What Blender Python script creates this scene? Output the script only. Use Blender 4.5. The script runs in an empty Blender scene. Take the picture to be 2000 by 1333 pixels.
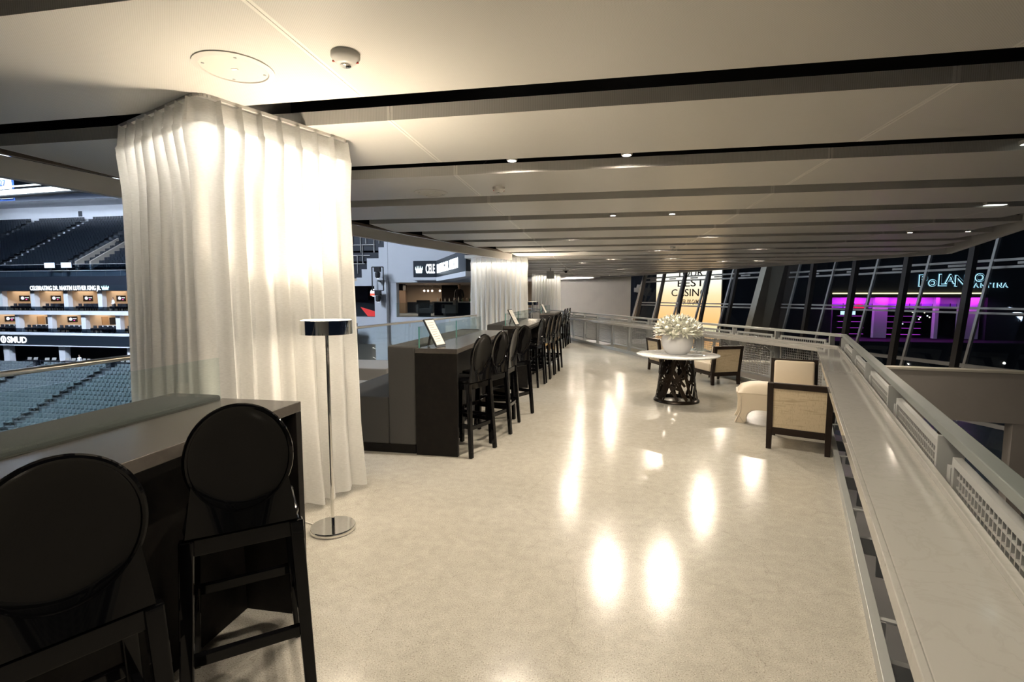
import bpy, bmesh, math, random
from mathutils import Vector, Matrix

sc = bpy.context.scene
col = sc.collection
R = math.radians
rnd = random.Random(11)

# ------------------------------------------------------------------ camera
cam_d = bpy.data.cameras.new('camera')
cam_d.sensor_width = 36.0
cam_d.lens = 36.0 * 967.0 / 2000.0
cam_d.clip_start = 0.02
cam_d.clip_end = 400
cam = bpy.data.objects.new('camera', cam_d)
cam.location = (0, 0, 1.65)
cam.rotation_euler = (R(90 - 5.14), 0, R(10.1))
col.objects.link(cam)
sc.camera = cam

# ------------------------------------------------------------------ world, exposure
world = bpy.data.worlds.new('night')
sc.world = world
world.use_nodes = True
wb = world.node_tree.nodes['Background']
wb.inputs[0].default_value = (0.035, 0.05, 0.09, 1)
wb.inputs[1].default_value = 0.10
sc.view_settings.view_transform = 'Standard'
sc.view_settings.look = 'None'
sc.view_settings.exposure = 0.35
sc.view_settings.gamma = 1.0
sc.view_settings.use_curve_mapping = False

WARM = (1.0, 0.87, 0.70)
COOL = (0.72, 0.84, 1.0)

def light(name, kind, loc, energy, color, size=0.1, size_y=None, rot=(0, 0, 0), spot=None, blend=0.5, target=None, spread=None):
    d = bpy.data.lights.new(name, kind)
    d.energy = energy
    d.color = color
    if kind == 'AREA':
        d.shape = 'RECTANGLE' if size_y else 'SQUARE'
        d.size = size
        if size_y:
            d.size_y = size_y
        if spread:
            d.spread = R(spread)
    else:
        d.shadow_soft_size = size
    if kind == 'SPOT':
        d.spot_size = R(spot)
        d.spot_blend = blend
    o = bpy.data.objects.new(name, d)
    o.location = loc
    o.rotation_euler = rot
    if target:
        o.rotation_euler = (Vector(target) - Vector(loc)).to_track_quat('-Z', 'Y').to_euler()
    col.objects.link(o)
    return o

sc.cycles.use_light_tree = False
sc.cycles.adaptive_threshold = 0.06
sc.cycles.max_bounces = 7
sc.cycles.diffuse_bounces = 3
sc.cycles.glossy_bounces = 3
sc.cycles.transmission_bounces = 3
sc.cycles.transparent_max_bounces = 10
sc.cycles.caustics_reflective = False
sc.cycles.caustics_refractive = False

# the arena's own house lights, hung under its roof, plus an added deck wash
light('arena_house_light', 'AREA', (-56, 30, 25.5), 60000, COOL, 30, 16, target=(-60, 46, -10))
for _k in range(5):
    light('arena_aisle_light', 'SPOT', (-86, 59.5 + 2.7 * _k, 16.6), 12000, COOL, 0.1, spot=13 + 2.5 * _k, blend=0.4)
light('arena_deck_fill', 'AREA', (-75, 66.5, 16.9), 1500, COOL, 60, .5, target=(-75, 72.6, 15.6))  # added wash without a fixture, brightens the upper back wall
light('arena_corner_light', 'AREA', (-18, 8, 14), 3600, COOL, 6, 6, target=(-9, 24, 1))

# ------------------------------------------------------------------ mesh helpers
class MB:
    def __init__(self):
        self.v = []
        self.f = []
    def add(self, vs, fs):
        o = len(self.v)
        self.v += [tuple(p) for p in vs]
        self.f += [tuple(i + o for i in f) for f in fs]
        return self
    def hexa(self, p):
        return self.add(p, [(0, 3, 2, 1), (4, 5, 6, 7), (0, 1, 5, 4), (1, 2, 6, 5), (2, 3, 7, 6), (3, 0, 4, 7)])
    def box(self, x0, x1, y0, y1, z0, z1):
        return self.hexa([(x0, y0, z0), (x1, y0, z0), (x1, y1, z0), (x0, y1, z0), (x0, y0, z1), (x1, y0, z1), (x1, y1, z1), (x0, y1, z1)])
    def bar(self, a, b, w, h, up=(0, 0, 1), w2=None, h2=None):
        a = Vector(a); b = Vector(b)
        t = (b - a).normalized()
        s = t.cross(Vector(up))
        if s.length < 1e-4:
            s = t.cross(Vector((1, 0, 0)))
        s.normalize()
        n = s.cross(t).normalized()
        w2 = w if w2 is None else w2
        h2 = h if h2 is None else h2
        q = []
        for c, ww, hh in ((a, w, h), (b, w2, h2)):
            q += [c - s * ww / 2 - n * hh / 2, c + s * ww / 2 - n * hh / 2, c + s * ww / 2 + n * hh / 2, c - s * ww / 2 + n * hh / 2]
        return self.hexa(q)
    def tube(self, pts, r, n=10, cap=True):
        pts = [Vector(p) for p in pts]
        rs = r if isinstance(r, (list, tuple)) else [r] * len(pts)
        vs, fs = [], []
        ref = None
        for i, p in enumerate(pts):
            t = (pts[min(i + 1, len(pts) - 1)] - pts[max(i - 1, 0)]).normalized()
            if ref is None:
                ref = Vector((0, 0, 1)) if abs(t.z) < 0.9 else Vector((1, 0, 0))
            s = t.cross(ref).normalized()
            u = s.cross(t).normalized()
            ref = u
            for k in range(n):
                a = 2 * math.pi * k / n
                vs.append(p + (s * math.cos(a) + u * math.sin(a)) * rs[i])
        for i in range(len(pts) - 1):
            for k in range(n):
                k2 = (k + 1) % n
                fs.append((i * n + k, i * n + k2, (i + 1) * n + k2, (i + 1) * n + k))
        if cap:
            fs.append(tuple(range(n - 1, -1, -1)))
            fs.append(tuple((len(pts) - 1) * n + k for k in range(n)))
        return self.add(vs, fs)
    def lathe(self, prof, n=32, c=(0, 0, 0), cap=True):
        vs, fs = [], []
        m = len(prof)
        for k in range(n):
            a = 2 * math.pi * k / n
            for r, z in prof:
                vs.append((c[0] + r * math.cos(a), c[1] + r * math.sin(a), c[2] + z))
        for k in range(n):
            k2 = (k + 1) % n
            for i in range(m - 1):
                fs.append((k * m + i, k2 * m + i, k2 * m + i + 1, k * m + i + 1))
        if cap:
            if prof[0][0] > 1e-4:
                fs.append(tuple(k * m for k in range(n - 1, -1, -1)))
            if prof[-1][0] > 1e-4:
                fs.append(tuple(k * m + m - 1 for k in range(n)))
        return self.add(vs, fs)
    def prism(self, poly, z0, z1):
        n = len(poly)
        vs = [(x, y, z0) for x, y in poly] + [(x, y, z1) for x, y in poly]
        fs = [tuple(range(n - 1, -1, -1)), tuple(range(n, 2 * n))]
        fs += [(i, (i + 1) % n, n + (i + 1) % n, n + i) for i in range(n)]
        return self.add(vs, fs)
    def xprism(self, poly, d0, d1, M=None):
        # polygon given in local (x, z), extruded along local y
        n = len(poly)
        vs = [(x, d0, z) for x, z in poly] + [(x, d1, z) for x, z in poly]
        fs = [tuple(range(n - 1, -1, -1)), tuple(range(n, 2 * n))]
        fs += [(i, (i + 1) % n, n + (i + 1) % n, n + i) for i in range(n)]
        if M is not None:
            vs = [M @ Vector(p) for p in vs]
        return self.add(vs, fs)
    def xf(self, M):
        self.v = [tuple(M @ Vector(p)) for p in self.v]
        return self
    def mesh(self, name, m=None, smooth=False, bevel=0, seg=2, weld=False):
        me = bpy.data.meshes.new(name)
        me.from_pydata(self.v, [], self.f)
        bm = bmesh.new()
        bm.from_mesh(me)
        if weld:
            bmesh.ops.remove_doubles(bm, verts=bm.verts, dist=1e-5)
        bmesh.ops.recalc_face_normals(bm, faces=bm.faces)
        if bevel:
            es = [e for e in bm.edges if len(e.link_faces) == 2 and e.calc_face_angle(0) > 0.6]
            bmesh.ops.bevel(bm, geom=es, offset=bevel, segments=seg, profile=0.5, affect='EDGES', clamp_overlap=True)
        if smooth:
            for f in bm.faces:
                f.smooth = True
            for e in bm.edges:
                if len(e.link_faces) == 2 and e.calc_face_angle(0) > R(38):
                    e.smooth = False
        bm.to_mesh(me)
        bm.free()
        if m:
            me.materials.append(m)
        return me
    def build(self, name, m, parent=None, smooth=False, bevel=0, seg=2, weld=False, loc=None, rz=0):
        return obj(name, self.mesh(name, m, smooth, bevel, seg, weld), parent, loc, rz)

def obj(name, me, parent=None, loc=None, rz=0):
    o = bpy.data.objects.new(name, me)
    col.objects.link(o)
    if parent is not None:
        o.parent = parent
    if loc is not None:
        o.location = loc
    if rz:
        o.rotation_euler = (0, 0, rz)
    return o

def tag(o, label, cat, group=None, kind=None):
    o['label'] = label
    o['category'] = cat
    if group:
        o['group'] = group
    if kind:
        o['kind'] = kind
    return o

def struct(o, label=None):
    o['kind'] = 'structure'
    if label:
        o['label'] = label
        o['category'] = o.name.split('_')[0].split('.')[0]
    return o

def thing(name, label, cat, loc=(0, 0, 0), rz=0, group=None):
    o = bpy.data.objects.new(name, None)
    o.empty_display_size = 0.1
    o.location = loc
    o.rotation_euler = (0, 0, rz)
    col.objects.link(o)
    return tag(o, label, cat, group)

def dup(root, loc, rz, label=None, group=None):
    r = root.copy()
    col.objects.link(r)
    r.location = loc
    r.rotation_euler = (0, 0, rz)
    if label:
        r['label'] = label
    if group:
        r['group'] = group
    for ch in list(root.children):
        c = ch.copy()
        col.objects.link(c)
        c.parent = r
        for g in list(ch.children):
            d = g.copy()
            col.objects.link(d)
            d.parent = c
    return r

_dg = None
def text_mesh(name, body, size, m, extrude=0.01, offset=0.0, align='CENTER', spacing=1.0, sx=1.0, res=3):
    cu = bpy.data.curves.new(name, 'FONT')
    cu.body = body
    cu.size = size
    cu.extrude = extrude
    cu.offset = offset
    cu.align_x = align
    cu.align_y = 'BOTTOM_BASELINE'
    cu.space_character = spacing
    cu.resolution_u = res
    o = bpy.data.objects.new(name, cu)
    col.objects.link(o)
    dg = bpy.context.evaluated_depsgraph_get()
    me = bpy.data.meshes.new_from_object(o.evaluated_get(dg))
    bpy.data.objects.remove(o)
    bpy.data.curves.remove(cu)
    for v in me.vertices:
        v.co.x *= sx
    me.name = name
    me.materials.clear()
    me.materials.append(m)
    return me

# ------------------------------------------------------------------ materials
def mat(name, color, rough=0.5, metal=0.0, spec=0.5, emit=None, estr=0.0, noise=None, bump=None, coat=0.0, alpha=None):
    """noise = (scale, amount 0..1, second colour) ; bump = (scale, strength)"""
    m = bpy.data.materials.new(name)
    m.use_nodes = True
    nt = m.node_tree
    b = nt.nodes['Principled BSDF']
    c4 = (*color, 1)
    b.inputs['Base Color'].default_value = c4
    b.inputs['Roughness'].default_value = rough
    b.inputs['Metallic'].default_value = metal
    b.inputs['Specular IOR Level'].default_value = spec
    b.inputs['Coat Weight'].default_value = coat
    if emit:
        b.inputs['Emission Color'].default_value = (*emit, 1)
        b.inputs['Emission Strength'].default_value = estr
    if noise or bump:
        tc = nt.nodes.new('ShaderNodeTexCoord')
    if noise:
        nz = nt.nodes.new('ShaderNodeTexNoise')
        nz.inputs['Scale'].default_value = noise[0]
        nz.inputs['Detail'].default_value = 4
        nt.links.new(tc.outputs['Object'], nz.inputs['Vector'])
        rp = nt.nodes.new('ShaderNodeValToRGB')
        rp.color_ramp.elements[0].position = 0.35
        rp.color_ramp.elements[0].color = c4
        rp.color_ramp.elements[1].position = 0.7
        c2 = noise[2]
        k = noise[1]
        rp.color_ramp.elements[1].color = (*[color[i] * (1 - k) + c2[i] * k for i in range(3)], 1)
        nt.links.new(nz.outputs['Fac'], rp.inputs['Fac'])
        nt.links.new(rp.outputs['Color'], b.inputs['Base Color'])
    if bump:
        bz = nt.nodes.new('ShaderNodeTexNoise')
        bz.inputs['Scale'].default_value = bump[0]
        bz.inputs['Detail'].default_value = 3
        nt.links.new(tc.outputs['Object'], bz.inputs['Vector'])
        bp = nt.nodes.new('ShaderNodeBump')
        bp.inputs['Strength'].default_value = bump[1]
        bp.inputs['Distance'].default_value = 0.01
        nt.links.new(bz.outputs['Fac'], bp.inputs['Height'])
        nt.links.new(bp.outputs['Normal'], b.inputs['Normal'])
    return m

def emission(name, color, strength):
    m = bpy.data.materials.new(name)
    m.use_nodes = True
    nt = m.node_tree
    nt.nodes.remove(nt.nodes['Principled BSDF'])
    e = nt.nodes.new('ShaderNodeEmission')
    e.inputs[0].default_value = (*color, 1)
    e.inputs[1].default_value = strength
    nt.links.new(e.outputs[0], nt.nodes['Material Output'].inputs[0])
    m.cycles.emission_sampling = 'NONE'
    return m

def glass(name, tint=(0.93, 0.97, 0.96), refl=0.06):
    m = bpy.data.materials.new(name)
    m.use_nodes = True
    nt = m.node_tree
    nt.nodes.remove(nt.nodes['Principled BSDF'])
    t = nt.nodes.new('ShaderNodeBsdfTransparent')
    t.inputs[0].default_value = (*tint, 1)
    g = nt.nodes.new('ShaderNodeBsdfGlossy')
    g.inputs['Roughness'].default_value = 0.02
    g.inputs['Color'].default_value = (0.9, 0.95, 1, 1)
    lw = nt.nodes.new('ShaderNodeLayerWeight')
    pw = nt.nodes.new('ShaderNodeMath'); pw.operation = 'POWER'; pw.inputs[1].default_value = 4.0
    nt.links.new(lw.outputs['Facing'], pw.inputs[0])
    fr = nt.nodes.new('ShaderNodeMath'); fr.operation = 'MULTIPLY_ADD'; fr.inputs[1].default_value = 0.5; fr.inputs[2].default_value = refl * .5
    nt.links.new(pw.outputs[0], fr.inputs[0])
    mx = nt.nodes.new('ShaderNodeMixShader')
    nt.links.new(fr.outputs[0], mx.inputs[0])
    nt.links.new(t.outputs[0], mx.inputs[1])
    nt.links.new(g.outputs[0], mx.inputs[2])
    nt.links.new(mx.outputs[0], nt.nodes['Material Output'].inputs[0])
    return m

def fabric_sheer(name):
    m = bpy.data.materials.new(name)
    m.use_nodes = True
    nt = m.node_tree
    nt.nodes.remove(nt.nodes['Principled BSDF'])
    d = nt.nodes.new('ShaderNodeBsdfDiffuse')
    tl = nt.nodes.new('ShaderNodeBsdfTranslucent')
    tp = nt.nodes.new('ShaderNodeBsdfTransparent')
    tc = nt.nodes.new('ShaderNodeTexCoord')
    mp = nt.nodes.new('ShaderNodeMapping')
    mp.inputs['Scale'].default_value = (40, 40, 420)
    nz = nt.nodes.new('ShaderNodeTexNoise')
    nz.inputs['Scale'].default_value = 1.0
    nz.inputs['Detail'].default_value = 2
    nt.links.new(tc.outputs['Object'], mp.inputs['Vector'])
    nt.links.new(mp.outputs['Vector'], nz.inputs['Vector'])
    rp = nt.nodes.new('ShaderNodeValToRGB')
    rp.color_ramp.elements[0].position = 0.3
    rp.color_ramp.elements[0].color = (0.76, 0.75, 0.72, 1)
    rp.color_ramp.elements[1].position = 0.7
    rp.color_ramp.elements[1].color = (0.88, 0.87, 0.84, 1)
    nt.links.new(nz.outputs['Fac'], rp.inputs['Fac'])
    nt.links.new(rp.outputs['Color'], d.inputs[0])
    nt.links.new(rp.outputs['Color'], tl.inputs[0])
    m1 = nt.nodes.new('ShaderNodeMixShader')
    m1.inputs[0].default_value = 0.42
    nt.links.new(d.outputs[0], m1.inputs[1])
    nt.links.new(tl.outputs[0], m1.inputs[2])
    m2 = nt.nodes.new('ShaderNodeMixShader')
    m2.inputs[0].default_value = 0.06
    nt.links.new(m1.outputs[0], m2.inputs[1])
    nt.links.new(tp.outputs[0], m2.inputs[2])
    nt.links.new(m2.outputs[0], nt.nodes['Material Output'].inputs[0])
    return m

def concrete_floor():
    m = bpy.data.materials.new('polished_concrete')
    m.use_nodes = True
    nt = m.node_tree
    b = nt.nodes['Principled BSDF']
    tc = nt.nodes.new('ShaderNodeTexCoord')
    def noise(scale, detail=4, rough=0.6):
        n = nt.nodes.new('ShaderNodeTexNoise')
        n.inputs['Scale'].default_value = scale
        n.inputs['Detail'].default_value = detail
        n.inputs['Roughness'].default_value = rough
        nt.links.new(tc.outputs['Object'], n.inputs['Vector'])
        return n
    def ramp(src, stops):
        r = nt.nodes.new('ShaderNodeValToRGB')
        while len(r.color_ramp.elements) < len(stops):
            r.color_ramp.elements.new(0.5)
        for e, (p, c) in zip(r.color_ramp.elements, stops):
            e.position = p
            e.color = (*c, 1)
        nt.links.new(src, r.inputs['Fac'])
        return r
    big = ramp(noise(0.55, 5).outputs['Fac'], [(0.3, (0.40, 0.375, 0.325)), (0.7, (0.53, 0.50, 0.44))])
    speck = ramp(noise(150, 2).outputs['Fac'], [(0.28, (0.50, 0.47, 0.42)), (0.45, (0.97, 0.97, 0.97)), (0.60, (1.02, 1.02, 1.02)), (0.73, (1.45, 1.42, 1.35))])
    mid = ramp(noise(14, 4).outputs['Fac'], [(0.3, (0.88, 0.88, 0.87)), (0.7, (1.05, 1.05, 1.05))])
    m1 = nt.nodes.new('ShaderNodeMix'); m1.data_type = 'RGBA'; m1.blend_type = 'MULTIPLY'; m1.inputs[0].default_value = 1
    nt.links.new(big.outputs[0], m1.inputs[6]); nt.links.new(speck.outputs[0], m1.inputs[7])
    m2 = nt.nodes.new('ShaderNodeMix'); m2.data_type = 'RGBA'; m2.blend_type = 'MULTIPLY'; m2.inputs[0].default_value = 1
    nt.links.new(m1.outputs[2], m2.inputs[6]); nt.links.new(mid.outputs[0], m2.inputs[7])
    # hairline cracks
    vor = nt.nodes.new('ShaderNodeTexVoronoi')
    vor.feature = 'DISTANCE_TO_EDGE'
    vor.inputs['Scale'].default_value = 0.9
    wz = noise(2.2, 5)
    add = nt.nodes.new('ShaderNodeMix'); add.data_type = 'RGBA'; add.blend_type = 'ADD'; add.inputs[0].default_value = 0.35
    nt.links.new(tc.outputs['Object'], add.inputs[6]); nt.links.new(wz.outputs['Color'], add.inputs[7])
    nt.links.new(add.outputs[2], vor.inputs['Vector'])
    cr = ramp(vor.outputs['Distance'], [(0.0, (0.80, 0.79, 0.77)), (0.004, (1, 1, 1))])
    m3 = nt.nodes.new('ShaderNodeMix'); m3.data_type = 'RGBA'; m3.blend_type = 'MULTIPLY'; m3.inputs[0].default_value = 0.7
    nt.links.new(m2.outputs[2], m3.inputs[6]); nt.links.new(cr.outputs[0], m3.inputs[7])
    nt.links.new(m3.outputs[2], b.inputs['Base Color'])
    rr = nt.nodes.new('ShaderNodeMapRange')
    rr.inputs['To Min'].default_value = 0.12
    rr.inputs['To Max'].default_value = 0.24
    nt.links.new(noise(1.3, 5).outputs['Fac'], rr.inputs['Value'])
    nt.links.new(rr.outputs[0], b.inputs['Roughness'])
    b.inputs['Specular IOR Level'].default_value = 0.5
    bp = nt.nodes.new('ShaderNodeBump')
    bp.inputs['Strength'].default_value = 0.05
    bp.inputs['Distance'].default_value = 0.01
    nt.links.new(noise(60, 3).outputs['Fac'], bp.inputs['Height'])
    nt.links.new(bp.outputs['Normal'], b.inputs['Normal'])
    return m

def ceiling_panel_mat():
    # painted metal with fine perforation rows; plain border at the panel joints
    m = bpy.data.materials.new('perforated_ceiling_metal')
    m.use_nodes = True
    nt = m.node_tree
    b = nt.nodes['Principled BSDF']
    tc = nt.nodes.new('ShaderNodeTexCoord')
    sp = nt.nodes.new('ShaderNodeSeparateXYZ')
    nt.links.new(tc.outputs['Object'], sp.inputs[0])
    def wave(sock, freq):
        a = nt.nodes.new('ShaderNodeMath'); a.operation = 'MULTIPLY'; a.inputs[1].default_value = freq
        nt.links.new(sock, a.inputs[0])
        s = nt.nodes.new('ShaderNodeMath'); s.operation = 'SINE'
        nt.links.new(a.outputs[0], s.inputs[0])
        return s.outputs[0]
    pr = nt.nodes.new('ShaderNodeMath'); pr.operation = 'MULTIPLY'
    f = 2 * math.pi / 0.012
    nt.links.new(wave(sp.outputs['X'], f), pr.inputs[0])
    nt.links.new(wave(sp.outputs['Y'], f), pr.inputs[1])
    gt = nt.nodes.new('ShaderNodeMapRange')
    gt.inputs['From Min'].default_value = 0.25
    gt.inputs['From Max'].default_value = 0.6
    nt.links.new(pr.outputs[0], gt.inputs['Value'])
    # joints every 3.59 m from x = -1.52
    sh = nt.nodes.new('ShaderNodeMath'); sh.operation = 'ADD'; sh.inputs[1].default_value = 1.52 + 3.59 * 5 + 1.795
    nt.links.new(sp.outputs['X'], sh.inputs[0])
    md = nt.nodes.new('ShaderNodeMath'); md.operation = 'MODULO'; md.inputs[1].default_value = 3.59
    nt.links.new(sh.outputs[0], md.inputs[0])
    sb = nt.nodes.new('ShaderNodeMath'); sb.operation = 'SUBTRACT'; sb.inputs[1].default_value = 1.795
    nt.links.new(md.outputs[0], sb.inputs[0])
    ab = nt.nodes.new('ShaderNodeMath'); ab.operation = 'ABSOLUTE'
    nt.links.new(sb.outputs[0], ab.inputs[0])
    lt = nt.nodes.new('ShaderNodeMath'); lt.operation = 'GREATER_THAN'; lt.inputs[1].default_value = 0.022
    nt.links.new(ab.outputs[0], lt.inputs[0])
    k = nt.nodes.new('ShaderNodeMath'); k.operation = 'MULTIPLY'
    nt.links.new(gt.outputs[0], k.inputs[0]); nt.links.new(lt.outputs[0], k.inputs[1])
    base = nt.nodes.new('ShaderNodeMix'); base.data_type = 'RGBA'
    base.inputs[6].default_value = (0.86, 0.83, 0.77, 1)
    base.inputs[7].default_value = (0.70, 0.675, 0.625, 1)
    nt.links.new(lt.outputs[0], base.inputs[0])
    mx = nt.nodes.new('ShaderNodeMix'); mx.data_type = 'RGBA'
    nt.links.new(k.outputs[0], mx.inputs[0])
    nt.links.new(base.outputs[2], mx.inputs[6])
    mx.inputs[7].default_value = (0.58, 0.55, 0.50, 1)
    nt.links.new(mx.outputs[2], b.inputs['Base Color'])
    b.inputs['Roughness'].default_value = 0.33
    return m

def marble(name, base, vein, rough=0.12, scale=2.2):
    m = bpy.data.materials.new(name)
    m.use_nodes = True
    nt = m.node_tree
    b = nt.nodes['Principled BSDF']
    tc = nt.nodes.new('ShaderNodeTexCoord')
    nz = nt.nodes.new('ShaderNodeTexNoise')
    nz.inputs['Scale'].default_value = scale
    nz.inputs['Detail'].default_value = 8
    nz.inputs['Roughness'].default_value = 0.6
    nz.inputs['Distortion'].default_value = 1.6
    nt.links.new(tc.outputs['Object'], nz.inputs['Vector'])
    rp = nt.nodes.new('ShaderNodeValToRGB')
    e = rp.color_ramp.elements
    e[0].position = 0.0; e[0].color = (*base, 1)
    e[1].position = 1.0; e[1].color = (*base, 1)
    for p, c in ((0.46, base), (0.5, vein), (0.54, base)):
        q = e.new(p); q.color = (*c, 1)
    nt.links.new(nz.outputs['Fac'], rp.inputs['Fac'])
    nt.links.new(rp.outputs['Color'], b.inputs['Base Color'])
    b.inputs['Roughness'].default_value = rough
    return m

def woven(name, c1, c2):
    m = bpy.data.materials.new(name)
    m.use_nodes = True
    nt = m.node_tree
    b = nt.nodes['Principled BSDF']
    tc = nt.nodes.new('ShaderNodeTexCoord')
    mp = nt.nodes.new('ShaderNodeMapping')
    mp.inputs['Scale'].default_value = (170, 1, 26)
    nt.links.new(tc.outputs['Object'], mp.inputs['Vector'])
    nz = nt.nodes.new('ShaderNodeTexNoise')
    nz.inputs['Scale'].default_value = 1.0
    nz.inputs['Detail'].default_value = 4
    nt.links.new(mp.outputs['Vector'], nz.inputs['Vector'])
    mp2 = nt.nodes.new('ShaderNodeMapping')
    mp2.inputs['Scale'].default_value = (5, 1, 60)
    nt.links.new(tc.outputs['Object'], mp2.inputs['Vector'])
    n2 = nt.nodes.new('ShaderNodeTexNoise')
    n2.inputs['Scale'].default_value = 1.0
    n2.inputs['Detail'].default_value = 3
    nt.links.new(mp2.outputs['Vector'], n2.inputs['Vector'])
    mn = nt.nodes.new('ShaderNodeMath'); mn.operation = 'MINIMUM'
    nt.links.new(nz.outputs['Fac'], mn.inputs[0]); nt.links.new(n2.outputs['Fac'], mn.inputs[1])
    rp = nt.nodes.new('ShaderNodeValToRGB')
    rp.color_ramp.elements[0].position = 0.28; rp.color_ramp.elements[0].color = (*c2, 1)
    rp.color_ramp.elements[1].position = 0.46; rp.color_ramp.elements[1].color = (*c1, 1)
    nt.links.new(mn.outputs[0], rp.inputs['Fac'])
    nt.links.new(rp.outputs['Color'], b.inputs['Base Color'])
    b.inputs['Roughness'].default_value = 0.75
    return m

M_floor = concrete_floor()
M_ceil = ceiling_panel_mat()
M_plenum = mat('plenum_black', (0.004, 0.004, 0.004), 0.9, spec=0.1)
M_white = mat('painted_white_trim', (0.70, 0.67, 0.62), 0.45, noise=(3, 0.3, (0.62, 0.6, 0.56)))
M_wallgrey = mat('grey_wall_paint', (0.42, 0.40, 0.37), 0.7, noise=(1.2, 0.5, (0.36, 0.34, 0.32)))
M_bulk = mat('taupe_bulkhead_paint', (0.30, 0.27, 0.24), 0.7, noise=(2, 0.4, (0.26, 0.235, 0.21)))
M_steel = mat('grey_powder_coated_steel', (0.38, 0.39, 0.38), 0.38, 0.2, noise=(5, 0.35, (0.33, 0.34, 0.33)))
M_rail = mat('blue_grey_rail_steel', (0.17, 0.19, 0.185), 0.42, 0.2, noise=(4, 0.4, (0.14, 0.155, 0.15)))
M_brushed = mat('brushed_metal_tube', (0.62, 0.57, 0.50), 0.28, 1.0, bump=(60, 0.05))
M_counter = marble('pale_stone_counter', (0.34, 0.33, 0.31), (0.318, 0.308, 0.289), 0.09, 4.5)
M_marble = marble('white_marble_top', (0.80, 0.80, 0.79), (0.62, 0.62, 0.62), 0.06, 2.5)
M_sheer = fabric_sheer('sheer_curtain_cloth')
M_header = mat('curtain_header_cloth', (0.80, 0.77, 0.71), 0.9, bump=(200, 0.2))
M_oak = mat('black_stained_wood', (0.008, 0.007, 0.0065), 0.5, spec=0.12, bump=(40, 0.08), noise=(18, 0.6, (0.014, 0.012, 0.010)))
M_bartop = mat('dark_stone_bar_top', (0.055, 0.048, 0.042), 0.24, noise=(30, 0.5, (0.075, 0.066, 0.057)))
M_greyfab = mat('charcoal_upholstery', (0.046, 0.045, 0.043), 0.9, bump=(320, 0.35), noise=(180, 0.5, (0.07, 0.068, 0.064)))
M_poly = mat('black_gloss_polycarbonate', (0.003, 0.003, 0.0035), 0.05, spec=0.22)
M_chrome = mat('polished_chrome', (0.82, 0.81, 0.79), 0.05, 1.0, bump=(3, 0.01))
M_glass = glass('clear_glass')
M_glassedge = mat('green_glass_edge', (0.10, 0.30, 0.25), 0.1)
M_black = mat('matt_black', (0.008, 0.008, 0.009), 0.6)
M_wood = mat('dark_walnut_frame', (0.014, 0.009, 0.0065), 0.4, spec=0.2, bump=(30, 0.06), noise=(22, 0.6, (0.022, 0.013, 0.009)))
M_cream = mat('cream_leather', (0.58, 0.50, 0.385), 0.42, bump=(110, 0.08), noise=(6, 0.3, (0.53, 0.45, 0.34)))
M_woven = woven('woven_tan_panel', (0.50, 0.41, 0.28), (0.36, 0.285, 0.185))
M_lamp = emission('lamp_lens', (1.0, 0.93, 0.82), 40.0)
M_lampglow = emission('lamp_diffuser', (1.0, 0.86, 0.66), 9.0)
# ================================================================== STRUCTURE
u1 = Vector((math.sin(R(20)), math.cos(R(20)), 0)); n1 = Vector((u1.y, -u1.x, 0))
K = Vector((3.77, 8.53, 0))
E_ = Vector((-1.6, 20.8, 0))
u2 = (E_ - K).normalized(); n2 = Vector((u2.y, -u2.x, 0))
def nearpt(t, off, z=0.0):      # along the near guard, off = metres inward from the rail line (towards the lounge)
    p = K + u1 * t - n1 * off
    return Vector((p.x, p.y, z))
def farpt(t, off, z=0.0):
    p = K + u2 * t - n2 * off
    return Vector((p.x, p.y, z))
def mitre(off, z=0.0):
    # corner point shared by both guard runs at the same inward offset
    A = K - n1 * off; B = K - n2 * off
    d = B - A
    t = (d.x * u2.y - d.y * u2.x) / (u1.x * u2.y - u1.y * u2.x)
    p = A + u1 * t
    return Vector((p.x, p.y, z))

edge_l = [(-4.62, -6), (-4.62, 7.0), (-4.62, 9.0), (-4.35, 12.0), (-3.95, 15.0), (-4.6, 18), (-4.6, 40)]
nb = nearpt(-16.2, 0.25); kb = mitre(0.25); fe = farpt(24, 0.25)
floor_poly = [(x, y) for x, y in edge_l] + [(-4.0, 40), (fe.x, fe.y), (kb.x, kb.y), (nb.x, nb.y)]
fl = MB().prism(floor_poly, -0.45, 0.0).build('floor', M_floor)
struct(fl, 'polished speckled concrete floor of the lounge')

# --- ceiling: black plenum slab with rows of perforated panels below
Z_C = 2.92
ceil = MB().prism([(-5.6, -7), (0.4, -7), (9.6, 16.2), (0.9, 32.1), (-2.9, 36.2), (-4.6, 38), (-4.6, 15.5), (-2.6, 15.2), (-4.0, 10.1), (-5.22, 4.66)], 3.6, 3.7).build('ceiling', M_plenum)
struct(ceil, 'dark open plenum above the white ceiling panels')
LE = [(-7, -5.6), (3.7, -5.38), (4.66, -5.22), (8.35, -4.37), (10.1, -4.0), (14.9, -2.65), (15.3, -2.55), (15.5, -4.6), (40, -4.6)]
def interp(tab, y):
    for (a, xa), (b, xb) in zip(tab, tab[1:]):
        if a <= y <= b:
            return xa + (xb - xa) * (y - a) / (b - a)
    return tab[-1][1]
RE = [(-7, 0.45), (16.2, 9.66), (32.1, 0.9), (36.2, -2.9), (40, -6)]
RE[0] = (-7, 9.66 - 0.4 * 23.2)
seams = [-8.70, -5.11, -1.52, 2.07, 5.66, 9.25, 12.8]
pitch, depth, y00, thick = 1.57, 1.14, 1.93, 0.10
k = -5
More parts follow.
